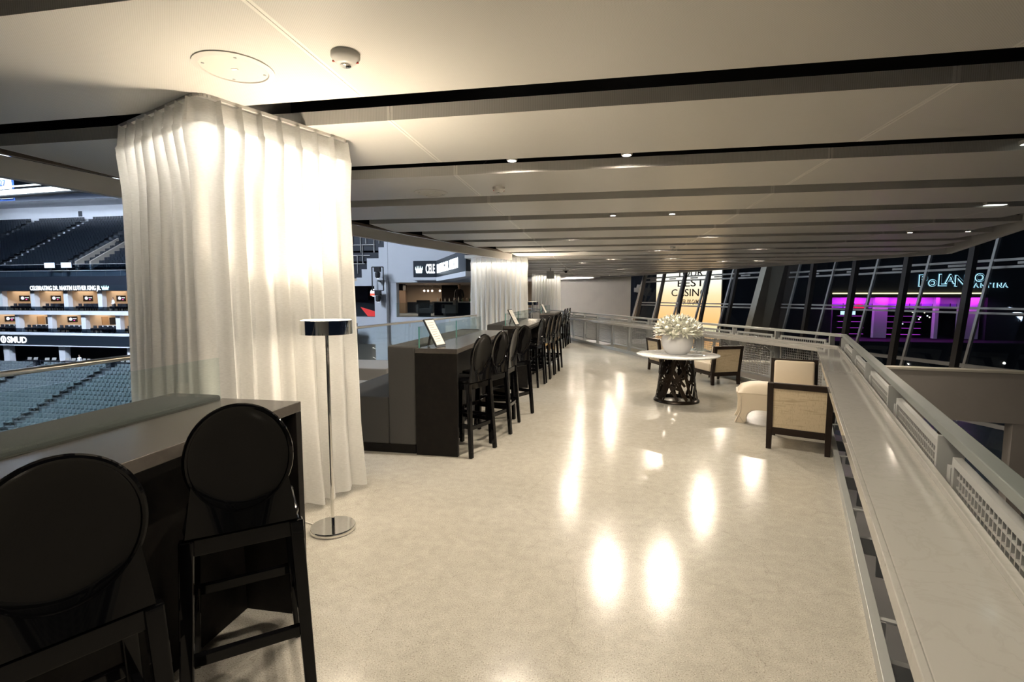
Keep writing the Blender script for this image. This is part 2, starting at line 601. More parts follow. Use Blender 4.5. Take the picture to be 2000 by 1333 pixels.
while True:
    ya = y00 + pitch * k + (.08 if k >= 2 else 0)
    yb = ya + depth - (.03 if k >= 2 else 0)
    if ya > 35:
        break
    xl = max(interp(LE, ya), interp(LE, yb)) + 0.12
    xr = min(interp(RE, ya), interp(RE, yb)) - 0.15
    if ya < 14:
        xr = max(xr, min(interp(RE, ya), interp(RE, yb)) - 0.15)
    for a, b in zip(seams, seams[1:]):
        p, q = max(a, xl), min(b, xr)
        if q - p > 0.15:
            MB().box(p + 0.002, q - 0.002, ya, yb, Z_C, Z_C + thick).build('ceiling_panel', M_ceil, ceil)
    k += 1
# cables and hanger rods glimpsed in the gaps
cm = mat('plenum_cable_grey', (0.05, 0.05, 0.055), 0.6)
for i in range(26):
    x = rnd.uniform(-3, 6); y = 3.29 + 1.57 * rnd.choice([0, 0, 0, 1, 1, 2])
    MB().tube([(x, y - 0.1, 3.06), (x + rnd.uniform(-.1, .1), y, 3.02 + rnd.uniform(0, .1)), (x + rnd.uniform(-.3, .3), y + 0.3, 3.5)], 0.006, 6).build('hanger_cable', cm, ceil)

def strip(poly, w, z0, z1, side=1):
    """swept box along a polyline (w to one side)"""
    mb = MB()
    P = [Vector((x, y, 0)) for x, y in poly]
    offs = []
    for i, p in enumerate(P):
        t = (P[min(i + 1, len(P) - 1)] - P[max(i - 1, 0)]).normalized()
        offs.append(p + Vector((t.y, -t.x, 0)) * w * side)
    for i in range(len(P) - 1):
        a, b, c, d = P[i], P[i + 1], offs[i + 1], offs[i]
        mb.hexa([(q.x, q.y, z0) for q in (a, b, c, d)] + [(q.x, q.y, z1) for q in (a, b, c, d)])
    return mb
fas_l = [(interp(LE, y), y) for y in (-6, 0, 3.7, 4.66, 6.5, 8.35, 10.1, 12.5, 14.9)]
struct(strip(fas_l, 0.10, 2.74, 2.93, -1).build('trim_1', M_white), 'curved white fascia along the ceiling edge above the arena railing')
struct(strip([(x + .02, y) for x, y in fas_l], 0.05, 2.93, 2.97, 1).build('trim_2', mat('brown_line_trim', (0.20, 0.16, 0.12), 0.5, noise=(6, .3, (.16, .13, .1)))), 'thin brown line above the white fascia')  # thin brown strip on top of the fascia
fas_r = [(interp(RE, y), y) for y in (-6, 4, 10.4, 16.2)]
struct(strip(fas_r, 0.12, 2.86, 3.12, 1).build('trim_3', M_white), 'slanting white fascia at the ceiling edge over the atrium')
fas_r2 = [(interp(RE, y), y) for y in (16.2, 24, 32.1, 36.2)]
struct(strip(fas_r2, 0.12, 2.86, 3.12, 1).build('trim_4', M_white), 'far white fascia of the ceiling in front of the glass facade')
# closing band over the fascia up to the plenum
struct(strip(fas_r, 0.05, 3.12, 3.6, 1).build('trim_5', M_plenum), 'black upstand above the slanting fascia')
struct(strip(fas_r2, 0.05, 3.12, 3.6, 1).build('trim_6', M_plenum), 'black upstand above the far fascia')
struct(strip(fas_l, 0.05, 2.97, 3.6, -1).build('trim_7', M_plenum), 'black upstand above the curved fascia')
# end walls
struct(MB().prism([(-4.6, -6), (6, -6), (6, -6.2), (-4.6, -6.2)], -0.4, 3.6).build('wall_bounce', M_wallgrey), 'added plain grey bounce wall behind the viewer')  # unseen rear wall added to bounce light back into the lounge
struct(MB().prism([(-8.5, 37.6), (2.45, 42.1), (2.35, 42.4), (-8.6, 37.9)], -6, 7).build('wall_back', M_wallgrey), 'tall plain grey wall at the far end of the atrium')

# --- guard rail with stone drink counter: near run and far run
guard_n = thing('guard_railing', 'grey steel guard railing running along the right foreground with mesh panels', 'railing')
guard_f = thing('guard_railing', 'grey steel guard railing of the far run, angling left behind the armchairs', 'railing')
T_NEAR = -12.0; T_FAR = 24.0
Z_R = 1.06
def rail_run(root, P, ts, tag_near):
    t0, t1 = ts[0], ts[-1]
    k0 = mitre(0.033); k1 = mitre(-0.033)
    a, b = (P(t1, 0.033), P(t1, -0.033))
    MB().hexa([(k0.x, k0.y, Z_R - .045), (k1.x, k1.y, Z_R - .045), (b.x, b.y, Z_R - .045), (a.x, a.y, Z_R - .045), (k0.x, k0.y, Z_R), (k1.x, k1.y, Z_R), (b.x, b.y, Z_R), (a.x, a.y, Z_R)]).build('top_rail', M_rail if tag_near else M_steel, root, bevel=0.004)
    d = (P(1, 0) - P(0, 0)).normalized()
    nrm = Vector((d.y, -d.x, 0))
    # posts: flat plates
    L = abs(ts[2] - ts[1])
    post = MB().box(-0.012, 0.012, -0.05, 0.05, -0.42, Z_R - 0.045).mesh('post', M_steel, bevel=0.002, seg=1)
    ang = math.atan2(d.y, d.x)
    for t in ts:
        obj('post', post, root, P(t, 0.0, 0.0), ang)
    # mesh infill panels (frame, wires, lugs), shared data
    w = L - 0.20
    z0, z1 = 0.13, Z_R - 0.11
    f = 0.035
    fr = MB().box(-w / 2, w / 2, -.016, .016, z1 - f, z1).box(-w / 2, w / 2, -.016, .016, z0, z0 + f).box(-w / 2, -w / 2 + f, -.016, .016, z0 + f, z1 - f).box(w / 2 - f, w / 2, -.016, .016, z0 + f, z1 - f)
    for sx in (-1, 1):
        for zz in (z0 + .1, z1 - .1):
            fr.box(sx * (w / 2 + .0) - (0 if sx > 0 else .055), sx * (w / 2) + (.055 if sx > 0 else 0), -.02, .02, zz - .05, zz + .05)
    frm = fr.mesh('panel_frame', M_steel)
    wm = MB()
    nx = int((w - 2 * f) / 0.042)
    for i in range(1, nx):
        x = -w / 2 + f + i * (w - 2 * f) / nx
        wm.box(x - .0045, x + .0045, -.005, .005, z0 + f, z1 - f)
    nz = int((z1 - z0 - 2 * f) / 0.042)
    for i in range(1, nz):
        z = z0 + f + i * (z1 - z0 - 2 * f) / nz
        wm.box(-w / 2 + f, w / 2 - f, -.0045, .0045, z - .0045, z + .0045)
    wmm = wm.mesh('wire_mesh', M_steel)
    for ta, tb in zip(ts, ts[1:]):
        c = P((ta + tb) / 2, 0)
        pf = obj('panel_frame', frm, root, c, ang)
        obj('wire_mesh', wmm, pf)
    # low foot rail carried on small brackets
    a, b = mitre(0.238, 0.03), P(t1, 0.238, 0.03)
    MB().bar(a, b, 0.045, 0.10).build('foot_rail', M_steel, root, bevel=0.003)
    br = MB().bar((0, 0, 0.06), (0, -0.21, 0.06), 0.03, 0.012).bar((0, 0.01, -.20), (0, -0.21, -.20), 0.04, 0.12).bar((-.04, -0.12, 0.042), (.04, -0.12, 0.042), 0.03, 0.03).bar((0, -.02, .06), (0, -.02, -.25), .05, .02, up=(0, 1, 0)).mesh('rail_bracket', M_steel)
    flip = 1 if tag_near else 1
    for t in ts[1:]:
        o = obj('rail_bracket', br, root, P(t, 0.22), math.atan2(nrm.y, nrm.x) + math.pi / 2)
ts_n = [-0.25] + [-0.25 - 1.45 * i - (0.36 if i else 0) for i in range(1, 9)]
ts_n = [-0.25, -2.06, -3.48, -4.92, -6.39, -7.85, -9.3, -10.75]
rail_run(guard_n, nearpt, ts_n, True)
ts_f = [0.22 + 1.17 * i for i in range(17)]
rail_run(guard_f, farpt, ts_f, False)

def counter(name, P, t1, label):
    root = thing(name, label, 'counter')
    z1, z0 = 0.845, 0.82
    def slab(o0, o1, za, zb, nm, m, bevel=0.003):
        a, b, c, d = mitre(o0), mitre(o1), P(t1, o1), P(t1, o0)
        return MB().hexa([(q.x, q.y, za) for q in (a, b, c, d)] + [(q.x, q.y, zb) for q in (a, b, c, d)]).build(nm, m, root, bevel=bevel)
    slab(0.345, 0.055, z0, z1, 'slab', M_counter)
    slab(0.365, 0.345, 0.785, z1, 'front_apron', M_counter)
    slab(0.085, 0.055, z1, z1 + 0.03, 'back_upstand', M_counter)
    d = (P(1, 0) - P(0, 0)).normalized()
    br = MB().box(-.006, .006, 0.052, 0.34, 0.79, 0.818).box(-.006, .006, 0.052, 0.075, 0.565, 0.795)
    br.add([(-.006, .055, .605), (.006, .055, .605), (.006, .33, .795), (-.006, .33, .795), (-.006, .055, .645), (.006, .055, .645), (.006, .27, .795), (-.006, .27, .795)], [(0, 1, 2, 3), (4, 7, 6, 5), (0, 4, 5, 1), (3, 2, 6, 7), (0, 3, 7, 4), (1, 5, 6, 2)])
    brm = br.mesh('bracket', M_steel)
    ang = math.atan2(-(Vector((d.y, -d.x))).y, -(Vector((d.y, -d.x))).x) - math.pi / 2
    n = 0
    sgn = 1 if t1 > 0 else -1
    if P is nearpt:
        inw = -n1
    else:
        inw = -n2
    ang = math.atan2(inw.y, inw.x) - math.pi / 2
    for t in (ts_n if P is nearpt else ts_f)[1:]:
        obj('bracket', brm, root, P(t, 0.0), ang)
    return root
counter('drink_counter', nearpt, T_NEAR, 'long pale stone drink counter along the right foreground railing')
counter('drink_counter', farpt, 20.0, 'pale stone drink counter on the far railing run behind the armchairs')

# --- arena side glass railing with brushed handrail
gl = thing('glass_railing', 'frameless glass railing with brushed metal handrail overlooking the arena seats', 'railing')
line = [(-4.47, -5.5), (-4.47, -2.5), (-4.47, 0.6), (-4.47, 2.4), (-4.50, 4.2), (-4.57, 6.3), (-4.55, 8.6), (-4.35, 10.9), (-4.1, 13.2), (-3.85, 15.2)]
MB().tube([(x, y, 1.06) for x, y in line], 0.026, 12).build('handrail', M_brushed, gl, smooth=True)
for (xa, ya), (xb, yb) in zip(line, line[1:]):
    a = Vector((xa, ya, 0)); b = Vector((xb, yb, 0)); d = (b - a).normalized()
    a2 = a + d * .012; b2 = b - d * .012
    MB().bar((a2.x, a2.y, .54), (b2.x, b2.y, .54), 0.012, 0.98).build('pane', M_glass, gl)
    MB().bar((a.x, a.y, .03), (b.x, b.y, .03), 0.05, 0.06).build('base_shoe', M_brushed, gl)
for x, y in line:
    MB().tube([(x, y, 0.95), (x, y, 1.04)], 0.01, 8).build('rail_standoff', M_brushed, gl)

# --- curtained columns
def curtain(center, rz, lx, ly, label, npl_pitch=0.145, seed=1, energy=14, zt=2.90, track_m=M_white, lights=True):
    rr = random.Random(seed)
    root = thing('curtain', label, 'curtain', (center[0], center[1], 0), rz, 'curtained columns')
    hx, hy = lx / 2, ly / 2
    rad = 0.07
    # perimeter path
    pts = []
    seg = [((-hx + rad, -hy), (hx - rad, -hy)), ((hx, -hy + rad), (hx, hy - rad)), ((hx - rad, hy), (-hx + rad, hy)), ((-hx, hy - rad), (-hx, -hy + rad))]
    cen = [(hx - rad, -hy + rad, -90), (hx - rad, hy - rad, 0), (-hx + rad, hy - rad, 90), (-hx + rad, -hy + rad, 180)]
    path = []
    for (a, b), (cx, cy, a0) in zip(seg, cen):
        n = max(2, int(math.dist(a, b) / 0.009))
        d = ((b[0] - a[0]) / math.dist(a, b), (b[1] - a[1]) / math.dist(a, b))
        for i in range(n):
            t = i / n
            path.append((a[0] + (b[0] - a[0]) * t, a[1] + (b[1] - a[1]) * t, d[1], -d[0]))
        for i in range(12):
            aa = R(a0 + 90 * i / 12)
            path.append((cx + rad * math.cos(aa), cy + rad * math.sin(aa), math.cos(aa), math.sin(aa)))
    s = [0.0]
    for p, q in zip(path, path[1:]):
        s.append(s[-1] + math.dist(p[:2], q[:2]))
    tot = s[-1] + math.dist(path[-1][:2], path[0][:2])
    npl = round(tot / npl_pitch)
    jit = [rr.uniform(-.09, .09) for _ in range(npl)]
    amp = [rr.uniform(.75, 1.25) for _ in range(npl)]
    drift = [rr.uniform(-.22, .22) for _ in range(npl)]
    fine = [rr.uniform(0, 6.28) for _ in range(npl)]
    hem = [rr.uniform(0, .045) for _ in range(npl)]
    def smooth(arr, u):
        i = int(u) % npl; f = u - int(u); f = f * f * (3 - 2 * f)
        return arr[i] * (1 - f) + arr[(i + 1) % npl] * f
    H_head = 0.15
    zs = [zt, zt - .05, zt - .10, zt - H_head] + [zt - H_head - .02 - (zt - H_head - .06) * (i / 34) ** 1.15 for i in range(35)]
    zs[-1] = 0.02
    def ring(z):
        out = []
        h = (zt - z) / zt
        for (x, y, nx, ny), si in zip(path, s):
            u = si / tot * npl
            ph = u + smooth(jit, u)
            f = ph - math.floor(ph)
            A = smooth(amp, u)
            pin = math.exp(-((f - .5) / .07) ** 2) * 0.070
            notch = -0.010 * math.exp(-((f - .5) / .02) ** 2)
            if z > zt - H_head - 1e-6:
                k = 1 - 0.35 * (zt - z) / H_head
                off = (pin + notch) * (1.15 - .55 * k) + 0.006 + 0.02 * (1 - k)
            else:
                g = min(1, (zt - H_head - z) / 0.35)
                ph2 = ph + smooth(drift, u) * h * 1.4
                body = (0.5 - 0.5 * math.cos(2 * math.pi * ph2)) ** 1.7 * 0.082 * A
                body += 0.014 * math.sin(4 * math.pi * ph2 + smooth(fine, u)) * h
                flare = -0.030 + 0.030 * h + 0.075 * max(0, h - .8) ** 1.0 * 2 * (0.6 + 0.4 * A)
                off = pin * (1 - g) * .95 + body * g * (0.75 + 0.45 * h) + flare * g + 0.012 * (1 - g)
            zz = z + (smooth(hem, u) if z < 0.1 else 0) - (0.016 * (1 - pin / .07) if z > zt - .001 else 0)
            out.append((x + nx * off, y + ny * off, zz))
        return out
    n = len(path)
    def surface(zl):
        mb = MB()
        vs, fs = [], []
        for z in zl:
            vs += ring(z)
        for i in range(len(zl) - 1):
            for k_ in range(n):
                k2 = (k_ + 1) % n
                fs.append((i * n + k_, i * n + k2, (i + 1) * n + k2, (i + 1) * n + k_))
        return mb.add(vs, fs)
    o = surface(zs[3:]).build('drape', M_sheer, root, smooth=True)
    o2 = surface(zs[:4]).build('pleated_header', M_sheer, root, smooth=True)
    for f in (o.data.polygons):
        f.use_smooth = True
    # second layer of the header tape inside
    tp = []
    mbh = MB()
    vs, fs = [], []
    for z in (zt - .005, zt - H_head):
        for (x, y, nx, ny) in path:
            vs.append((x - nx * .004, y - ny * .004, z))
    for k_ in range(n):
        k2 = (k_ + 1) % n
        fs.append((k_, k2, n + k2, n + k_))
    mbh.add(vs, fs).build('header_tape', M_sheer, root)
    # track
    tr = MB()
    for (a, b) in seg:
        tr.bar((a[0], a[1], zt + .012), (b[0], b[1], zt + .012), 0.035, 0.024)
    for (cx, cy, a0) in cen:
        q = [(cx + rad * math.cos(R(a0 + 90 * i / 6)), cy + rad * math.sin(R(a0 + 90 * i / 6)), zt + .012) for i in range(7)]
        for a, b in zip(q, q[1:]):
            tr.bar(a, b, 0.035, 0.024)
    tr.build('track', track_m, root)
    # the column inside and its light coves
    MB().box(-hx + .30, hx - .30, -hy + .30, hy - .30, 0, 3.2).build('column', M_wallgrey, root)
    cv = MB()
    for (a, b) in seg:
        c = Vector(((a[0] + b[0]) / 2, (a[1] + b[1]) / 2, 0))
        nn = c.normalized()
        dd = Vector((-nn.y, nn.x, 0))
        ln = math.dist(a, b) * 0.42
        p0 = c - nn * .10 - dd * ln; p1 = c - nn * .10 + dd * ln
        cv.bar((p0.x, p0.y, zt - .065), (p1.x, p1.y, zt - .065), 0.05, 0.02)
        if lights:
            w = Matrix.Translation((center[0], center[1], 0)) @ Matrix.Rotation(rz, 4, 'Z') @ Vector((c.x - nn.x * .10, c.y - nn.y * .10, zt - .08))
            ang = rz + math.atan2(dd.y, dd.x)
            light('curtain_cove_light', 'AREA', w, energy, (1, .93, .82), ln * 2, 0.04, rot=(0, 0, ang))
    cv.build('cove_fitting', M_black, root)
    return root
curtain((-2.83, 3.575), R(-22.5), 1.21, 1.14, 'large white sheer curtain around the column beside the near floor lamp', seed=3, energy=7)
curtain((-3.34, 16.5), R(8), 1.75, 1.3, 'white sheer curtain around the second column beyond the menu bars', seed=5, energy=9, npl_pitch=0.16)
curtain((-2.98, 27.6), R(4), 1.45, 1.2, 'farthest white sheer curtain around the column before the grey wall', seed=8, energy=9, npl_pitch=0.15)
# ================================================================== BARS, STOOLS, LAMPS
def bar_unit(x_front, y0, y1, label, ban_label, gl_label, z=1.12, seat=True):
    b = thing('bar_counter', label, 'bar', (0, 0, 0))
    xb = x_front - 0.45
    MB().box(xb, x_front, y0, y1, z - 0.05, z).build('bar_top', M_bartop, b, bevel=0.003)
    for ya, yb in ((y0, y0 + .045), (y1 - .045, y1)):
        MB().box(xb, x_front, ya, yb, 0, z - 0.05).build('end_panel', M_oak, b, bevel=0.003)
    MB().box(xb, xb + .12, y0 + .045, y1 - .045, 0, z - 0.05).build('front_panel', M_oak, b)
    MB().box(x_front - .10, x_front - .06, y0 + .045, y1 - .045, z - 0.11, z - 0.05).build('top_rail', M_oak, b)
    # banquette on the arena side
    q = thing('banquette', ban_label, 'banquette')
    MB().box(xb - .30, xb - .003, y0, y1, 0.10, z + .02).build('backrest', M_greyfab, q, bevel=0.018, seg=3)
    if seat:
        MB().box(xb - 1.0, xb - .303, y0, y1, 0.10, 0.60).build('seat', M_greyfab, q, bevel=0.018, seg=3)
    MB().box(xb - (.96 if seat else .28), xb - .02, y0 + .03, y1 - .03, 0.0, 0.10).build('plinth', M_oak, q)
    # low glass screen along the back of the bar
    g = thing('glass_screen', gl_label, 'glass screen')
    n = 2
    L = (y1 - y0 - .1) / n
    for i in range(n):
        ya = y0 + .05 + L * i
        pn = MB().box(xb - .006 + .03, xb + .006 + .03, ya + .004, ya + L - .004, z, z + .22).build('pane', M_glass, g)
        MB().box(xb - .007 + .03, xb + .007 + .03, ya + .0005, ya + .004, z, z + .22).build('polished_edge', M_glassedge, pn)
    return b
bar_unit(-1.49, -0.9, 2.25, 'nearest dark bar counter in the left foreground with two stools', 'charcoal banquette on the arena side of the nearest bar', 'low clear glass screen on the nearest bar')
bar_unit(-1.42, 4.80, 7.60, 'dark bar counter right behind the big curtain with four stools', 'charcoal step-shaped banquette end beside the big curtain', 'low clear glass screen on the bar behind the big curtain')
bar_unit(-1.27, 8.75, 11.7, 'third dark bar counter, in front of the second curtain', 'charcoal banquette of the third bar', 'low clear glass screen on the third bar in front of the second curtain')
bar_unit(-1.42, 15.5, 18.4, 'farthest dark bar counter beside the small distant lamp', 'charcoal banquette of the farthest bar', 'low clear glass screen on the farthest bar', seat=False)

# grey upholstered benches on the arena side seen past the big curtain
for (x0, x1, y0, y1, h, lab) in ((-3.75, -2.98, 5.2, 6.3, 0.50, 'low grey upholstered block seat in front of the step-shaped banquette'), (-3.9, -3.0, 6.6, 7.5, 0.62, 'taller grey upholstered block seat near the arena railing')):
    t = thing('block_seat', lab, 'seat')
    M_ltgrey = mat('light_grey_upholstery', (0.26, 0.25, 0.24), 0.9, bump=(300, .3))
    MB().box(x0, x1, y0, y1, .05, h).build('cushion', M_ltgrey, t, bevel=.015)
    MB().box(x0 + .03, x1 - .03, y0 + .03, y1 - .03, 0, .05).build('plinth', M_oak, t)

# --- stools: square legs, round concave back
def dish(r, depth, rim, n=48):
    prof = [(0.0001, depth), (r * .35, depth * .9), (r * .7, depth * .55), (r * .93, depth * .10), (r * .985, 0.004), (r, -0.004), (r * 1.0, -rim * .6), (r * .985, -rim), (r * .93, -rim * .9 + depth * .05), (r * .7, depth * .45 - rim * .7), (r * .35, depth * .8 - rim * .7), (0.0001, depth * .9 - rim * .7)]
    return MB().lathe(prof, n, cap=False)
def make_stool(label, group):
    t = thing('bar_stool', label, 'stool', group=group)
    S = 0.185      # half width at seat
    F = 0.215      # at floor
    zs = 0.79
    # seat slab with rounded corners
    poly = []
    for cx, cy, a0 in ((S - .05, S - .05, 0), (-S + .05, S - .05, 90), (-S + .05, -S + .05, 180), (S - .05, -S + .05, 270)):
        for i in range(5):
            a = R(a0 + 90 * i / 4)
            poly.append((cx + .065 * math.cos(a), cy + .065 * math.sin(a)))
    MB().prism(poly, zs - .028, zs).build('seat', M_poly, t, bevel=.008, seg=3, smooth=True)
    for sx in (-1, 1):
        for sy in (-1, 1):
            MB().bar((sx * S, sy * S, zs - .03), (sx * F, sy * (F + (.02 if sy < 0 else 0)), 0), 0.050, 0.044, up=(0, 1, 0), w2=.044, h2=.038).build('leg', M_poly, t, bevel=.006, seg=2)
    # aprons under the seat and foot rails
    def lerp(z):
        return S + (F - S) * (1 - z / (zs - .03))
    for (ax, ay, bx, by) in ((-1, -1, 1, -1), (-1, 1, 1, 1), (-1, -1, -1, 1), (1, -1, 1, 1)):
        w = lerp(zs - .06)
        MB().bar((ax * w, ay * w, zs - .062), (bx * w, by * w, zs - .062), 0.022, 0.065).build('apron', M_poly, t, bevel=.004)
        zf = 0.32 if ay != by else (0.30 if ay < 0 else 0.36)
        w = lerp(zf)
        MB().bar((ax * w, ay * w, zf), (bx * w, by * w, zf), 0.026, 0.045).build('foot_rail', M_poly, t, bevel=.004)
    # round back, leaning a little; dish hollow faces the sitter
    tilt = R(90 - 9)
    Mx = Matrix.Translation((0, -S - .035, 1.045)) @ Matrix.Rotation(R(90 + 9), 4, 'X')
    d = dish(0.208, -0.012, 0.016)
    d.v = [(x * .84, y * 1.03, z) for x, y, z in d.v]
    bk = d.xf(Mx).build('backrest', M_poly, t, smooth=True, weld=True)
    for f in bk.data.polygons:
        f.use_smooth = True
    ring = []
    for i in range(49):
        a = 2 * math.pi * i / 48
        ring.append(Mx @ Vector((0.174 * math.cos(a), 0.213 * math.sin(a), 0.0)))
    MB().tube(ring, 0.0095, 8, cap=False).build('rim', M_poly, bk, smooth=True)
    # solid yoke that carries the back on the seat
    yk = []
    n = 16
    outer = []
    for i in range(n + 1):
        a = math.pi + math.pi * i / n
        p = Mx @ Vector((0.20 * math.cos(a), 0.20 * math.sin(a), 0))
        # local y of the disc maps to z up
        outer.append(p)
    top = [Mx @ Vector((0.172 * math.cos(math.pi * (1.12 + .76 * i / n)), 0.211 * math.sin(math.pi * (1.12 + .76 * i / n)), 0)) for i in range(n + 1)]
    vs, fs = [], []
    for i, p in enumerate(top):
        x = -S + 2 * S * i / n
        for (dy) in (-.011, .011):
            vs.append((p.x, p.y + dy, p.z))
            vs.append((x * 1.02, -S - .012 + dy, zs - .02))
    for i in range(n):
        a = i * 4; b = a + 4
        fs += [(a, b, b + 1, a + 1), (a + 2, a + 3, b + 3, b + 2), (a, a + 2, b + 2, b), (a + 1, b + 1, b + 3, a + 3)]
    fs += [(0, 1, 3, 2), (n * 4, n * 4 + 2, n * 4 + 3, n * 4 + 1)]
    MB().add(vs, fs).build('back_yoke', M_poly, t, smooth=True)
    return t
g1, g2, g3, g4 = 'stools at the nearest bar', 'stools at the bar behind the big curtain', 'stools at the third bar', 'stools at the farthest bar'
st = make_stool('glossy black round-backed bar stool cut off by the left picture edge', g1)
def place(o, rear, phi):
    a = R(phi)
    o.location = (rear[0] - math.sin(a) * .185, rear[1] + math.cos(a) * .185, 0)
    o.rotation_euler = (0, 0, a)
place(st, (-1.36, 1.00), 60)
def more(rear, phi, label, group):
    o = dup(st, (0, 0, 0), 0, label, group)
    place(o, rear, phi)
more((-1.335, 1.62), 39.4, 'glossy black round-backed bar stool in front of the lit end of the nearest bar', g1)
ords = ['nearest', 'second', 'third', 'fourth', 'fifth']
for i, (y, x, ph) in enumerate(((5.0, -1.24, 68), (5.55, -1.16, 70), (6.1, -1.10, 84), (6.68, -1.07, 62))):
    more((x, y), ph, 'glossy black bar stool, %s in the row of four behind the big curtain' % ords[i], g2)
for i, (y, x, ph) in enumerate(((9.02, -1.10, 80), (9.55, -1.03, 86), (10.1, -1.0, 86), (10.68, -0.95, 84), (11.25, -.93, 84))):
    more((x, y), ph, 'glossy black bar stool, %s in the row at the third bar' % ords[i], g3)
for i, (y, x, ph) in enumerate(((15.95, -1.17, 86), (16.7, -1.15, 88), (17.4, -1.1, 86))):
    more((x, y), ph, 'glossy black bar stool, %s in the distant row by the farthest bar' % ords[i], g4)

# --- floor lamps
def floor_lamp(loc, label, energy):
    t = thing('floor_lamp', label, 'lamp', loc, 0, 'chrome floor lamps')
    MB().lathe([(0.0001, 0), (.150, 0), (.154, .006), (.154, .026), (.150, .032), (.02, .034), (.0001, .034)], 56, cap=False).build('base', M_chrome, t, smooth=True)
    MB().tube([(0, 0, .03), (0, 0, 1.42)], 0.0125, 16).build('pole', M_chrome, t, smooth=True)
    MB().tube([(0, 0, 1.255), (.02, -.035, 1.258), (.028, -.05, 1.258)], [.007, .007, .009], 10).build('switch', M_chrome, t, smooth=True)
    sh = MB().lathe([(.168, 1.395), (.170, 1.395), (.170, 1.490), (.168, 1.490), (.1655, 1.490), (.1655, 1.395), (.168, 1.395)], 64, cap=False).build('lamp_shade', M_chrome, t, smooth=True)
    MB().lathe([(.0001, 1.480), (.164, 1.480), (.164, 1.484), (.0001, 1.484)], 48, cap=False).build('upper_diffuser', M_lampglow, sh)
    MB().lathe([(.014, 1.402), (.164, 1.402), (.164, 1.406), (.014, 1.406)], 48, cap=False).build('lower_diffuser', M_lampglow, sh)
    c = Vector(loc)
    light('floor_lamp_light', 'AREA', c + Vector((0, 0, 1.388)), energy * .22, (1, .84, .64), 0.24, rot=(0, 0, 0))
    light('floor_lamp_light', 'AREA', c + Vector((0, 0, 1.500)), energy, (1, .84, .64), 0.24, rot=(math.pi, 0, 0), spread=128)
    # flex on the floor
    MB().tube([(-.14, .02, .008), (-.25, .06, .006), (-.34, .02, .006), (-.5, .10, .006)], .004, 6).build('power_cord', M_white, t)
    return t
floor_lamp((-1.845, 3.11, 0), 'chrome floor lamp with drum shade in front of the big white curtain', 20)
floor_lamp((-2.03, 15.0, 0), 'small distant chrome floor lamp beside the second curtain', 40)

# --- menus on the bars
def menu(loc, rz, label):
    t = thing('menu_board', label, 'menu', loc, rz, 'menus leaning on the bar ends')
    lean = R(-28)
    Mx = Matrix.Rotation(lean, 4, 'X')
    mb = MB().box(-.11, .11, -.008, .008, 0.0, .32).xf(Mx); mb.build('frame', M_black, t, bevel=.002)
    MB().box(-.095, .095, -.0095, -.0075, 0.015, .305).xf(Mx).build('page', mat('menu_page', (.58, .56, .51), .6), t)
    ln = MB()
    for i in range(9):
        ln.box(-.07, .07 - (i % 3) * .02, -.0103, -.0094, .27 - i * .027, .276 - i * .027)
    ln.xf(Mx).build('print_line', mat('menu_print', (.25, .24, .22), .6), t)
    MB().box(-.02, .02, -.004, .004, 0, .20).xf(Matrix.Translation((0, .15, 0)) @ Matrix.Rotation(R(14), 4, 'X')).build('stand', M_black, t)
    return t
menu((-1.66, 5.02, 1.126), R(82), 'white menu board leaning back on the bar behind the big curtain')
menu((-1.50, 8.98, 1.126), R(82), 'white menu board leaning on the third bar in front of the second curtain')
menu((-1.70, 15.75, 1.126), R(82), 'tiny menu board leaning on the farthest bar')

# --- ceiling fittings
def cover(x, y, r, label):
    t = thing('ceiling_cover', label, 'ceiling cover', (x, y, 0))
    MB().lathe([(r * .83, Z_C - .004), (r * .85, Z_C - .012), (r, Z_C - .006), (r, Z_C), (r * .83, Z_C)], 56, cap=False).build('ring', M_white, t, smooth=True)
    MB().lathe([(.0001, Z_C - .006), (r * .83, Z_C - .006), (r * .83, Z_C), (.0001, Z_C)], 48, cap=False).build('plate', M_ceil2, t)
    for a in (40, 130, 220, 310):
        MB().lathe([(.0001, -.004), (.008, -.003), (.008, .003), (.0001, .003)], 8, (r * .74 * math.cos(R(a)), r * .74 * math.sin(R(a)), Z_C - .006), cap=False).build('screw', M_steel, t)
    MB().box(-.018, .018, -.008, .008, Z_C - .009, Z_C - .006).build('label_plate', mat('plate_label', (.85, .84, .8), .4), t)
M_ceil2 = mat('cover_plate_paint', (.66, .63, .56), .5, bump=(120, .1))
cover(-2.03, 2.57, 0.205, 'large round flush ceiling cover above the big curtain')
cover(-2.07, 5.95, 0.205, 'round flush ceiling cover on the third panel row')
def detector(x, y, label):
    t = thing('smoke_detector', label, 'detector', (x, y, Z_C), 0, 'smoke detectors')
    MB().lathe([(.074, 0), (.075, -.018), (.068, -.030), (.046, -.050), (.032, -.056), (.0001, -.056)], 40, cap=False).build('body', mat('detector_plastic', (.78, .76, .72), .35), t, smooth=True)
    MB().lathe([(.028, -.054), (.028, -.062), (.02, -.066), (.0001, -.066)], 24, cap=False).build('sensor', M_chrome, t, smooth=True)
    for a in (20, 200):
        MB().box(-.006, .006, -.004, .004, -.004, .004).xf(Matrix.Translation((.060 * math.cos(R(a)), .060 * math.sin(R(a)), -.040))).build('indicator', mat('red_indicator', (.5, .05, .03), .3), t)
detector(-1.34, 2.53, 'white smoke detector on the nearest ceiling panel')
detector(-1.19, 5.80, 'white smoke detector on the third ceiling row above the stools')
detector(1.80, 13.35, 'small distant smoke detector above the flower table')
